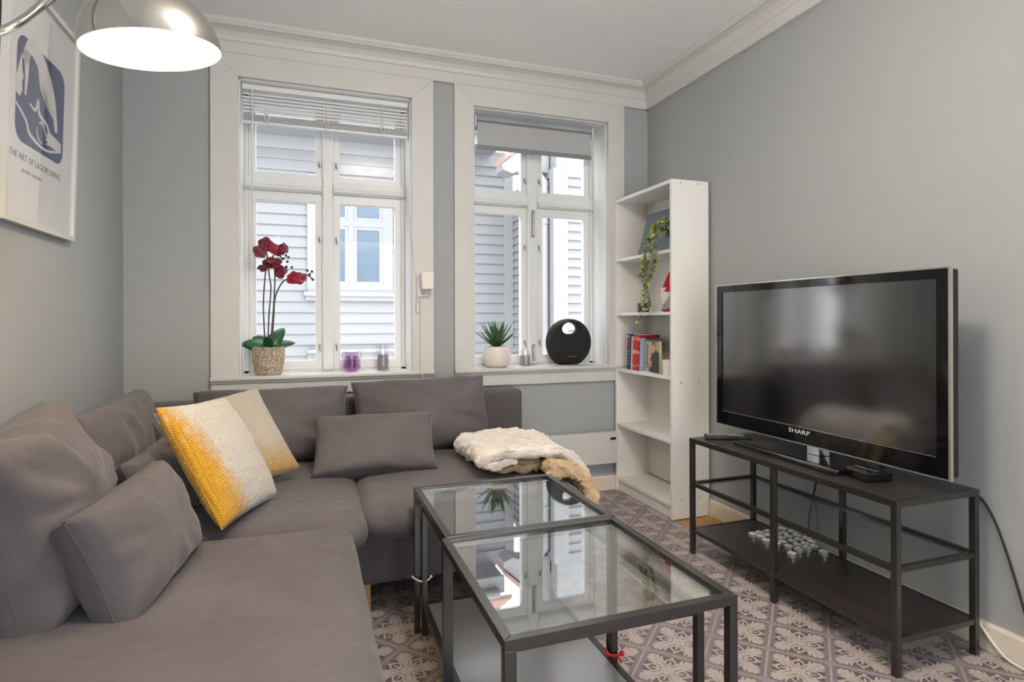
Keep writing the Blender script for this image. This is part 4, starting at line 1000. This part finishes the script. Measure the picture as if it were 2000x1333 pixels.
stroke('arm_print', [(-.10, .385), (-.06, .378), (-.04, .415), (-.03, .375), (.03, .355), (.06, .32)], [.003, .006, .006, .008, .006, .003])
stroke('cup_stroke', [(-.19, .36), (-.12, .325), (-.09, .29), (.02, .272), (.13, .295)], [.004, .006, .007, .004, .004])
stroke('cup_stroke', [(-.03, .345), (-.005, .352), (.02, .325)], [.002, .006, .003])
stroke('cup_stroke', [(-.045, .33), (-.035, .298), (-.005, .286)], [.002, .004, .002])
pflat('hand_print', [(.03, .345), (.05, .34), (.145, .328), (.145, .292), (.06, .295), (.02, .292), (.04, .302), (.015, .308), (.035, .315), (.012, .324), (.035, .328)], cream_m, .0096)
MT = Matrix(((0, 0, 1, 0), (1, 0, 0, 0), (0, 1, 0, 0), (0, 0, 0, 1)))
tx = text('poster_lettering', 'THE ART OF LAGOM LIVING', .030, MT @ Matrix.Diagonal((.98, 1, 1, 1)), ink_m, None); tx.parent = ps; tx.location = (.0094, -.035, .207)
mb = MB(); rl = random.Random(9); yy = -.135
while yy < -.0:      # a second line too small to read: only its strokes
    wd_ = rl.uniform(.003, .006); mb.box(.0092, .0095, yy, yy+.0013, .163, .173).box(.0092, .0095, yy+.0013, yy+wd_, rl.choice((.163, .168, .1717)), .173) if rl.random() < .5 else mb.box(.0092, .0095, yy, yy+.0013, .163, .173)
    yy += wd_+.0025
ob('small_print', mb, ink_m, ps, True)

# ------------------------------------------------------------------ arc lamp and the ceiling lamp
al = empty('arc_floor_lamp', (-.62, .80, 0), 'chrome arc floor lamp with a lit dome shade above the sofa', 'lamp')
LC = Vector((-.345, 1.585, 1.719)); RS = .150
R3 = Vector((0, 0, 1)).rotation_difference(Vector((-.132, -.082, 1))).to_matrix()
pr = [(RS*math.cos(a_), RS*.98*math.sin(a_)) for a_ in [PI/2*i/14 for i in range(14)]]+[(.03, RS*.975)]
ob('shade', MB().lathe(pr, LC, 56, R3), chrome_m, al, label='dome of brushed chrome')
pri = [((RS-.003)*math.cos(a_), (RS-.003)*.98*math.sin(a_)) for a_ in [PI/2*i/14 for i in range(15)]]
ob('shade_lining', MB().lathe([(RS, 0)]+pri[:-1], LC, 56, R3), shadein_m, al, label='white inside of the shade')
top = LC+R3 @ Vector((0, 0, RS*.975))
ob('shade_cap', MB().lathe([(.034, -.004), (.034, .012), (.02, .03), (.012, .05), (0, .052)], top, 20, R3), chrome_m, al)
bl = LC+R3 @ Vector((0, 0, .062))
ob('socket', MB().tube([top, LC+R3 @ Vector((0, 0, .10))], .02, 14), shadein_m, al)
ob('bulb', MB().sphere(bl, .032, n=20), bulb_m, al, label='glowing bulb')
arc = smooth_path([(-.62, .80, .03), (-.62, .80, .60), (-.62, .82, 1.0), (-.618, .95, 1.28), (-.608, 1.17, 1.49), (-.572, 1.42, 1.652), (-.507, 1.45, 1.74), (-.44, 1.50, 1.87), (-.40, 1.54, 1.935), (-.372, 1.566, 1.935), tuple(top+R3 @ Vector((0, 0, .03)))], 8)
ob('arc_stem', MB().tube(arc, .0085, 12), chrome_m, al)
ob('base', MB().lathe([(0, 0), (.15, 0), (.155, .006), (.155, .03), (.14, .04), (0, .042)], (-.62, .80, 0), 40), black_m, al)
CLX, CLY = .58, 1.0
cl = empty('ceiling_lamp', (CLX, CLY, 2.30), 'round opal glass lamp hanging from the ceiling', 'lamp')
ob('base_plate', MB().lathe([(0, 0), (.05, 0), (.05, -.02), (.045, -.026), (0, -.026)], (CLX, CLY, CZ), 28), white_m, cl)
ob('cord', MB().tube([(CLX, CLY, CZ-.026), (CLX, CLY, 2.424)], .004, 8), cable_w, cl)
ob('diffuser', MB().sphere((CLX, CLY, 2.365), .15, .15, .06, 32), diff_m, cl)
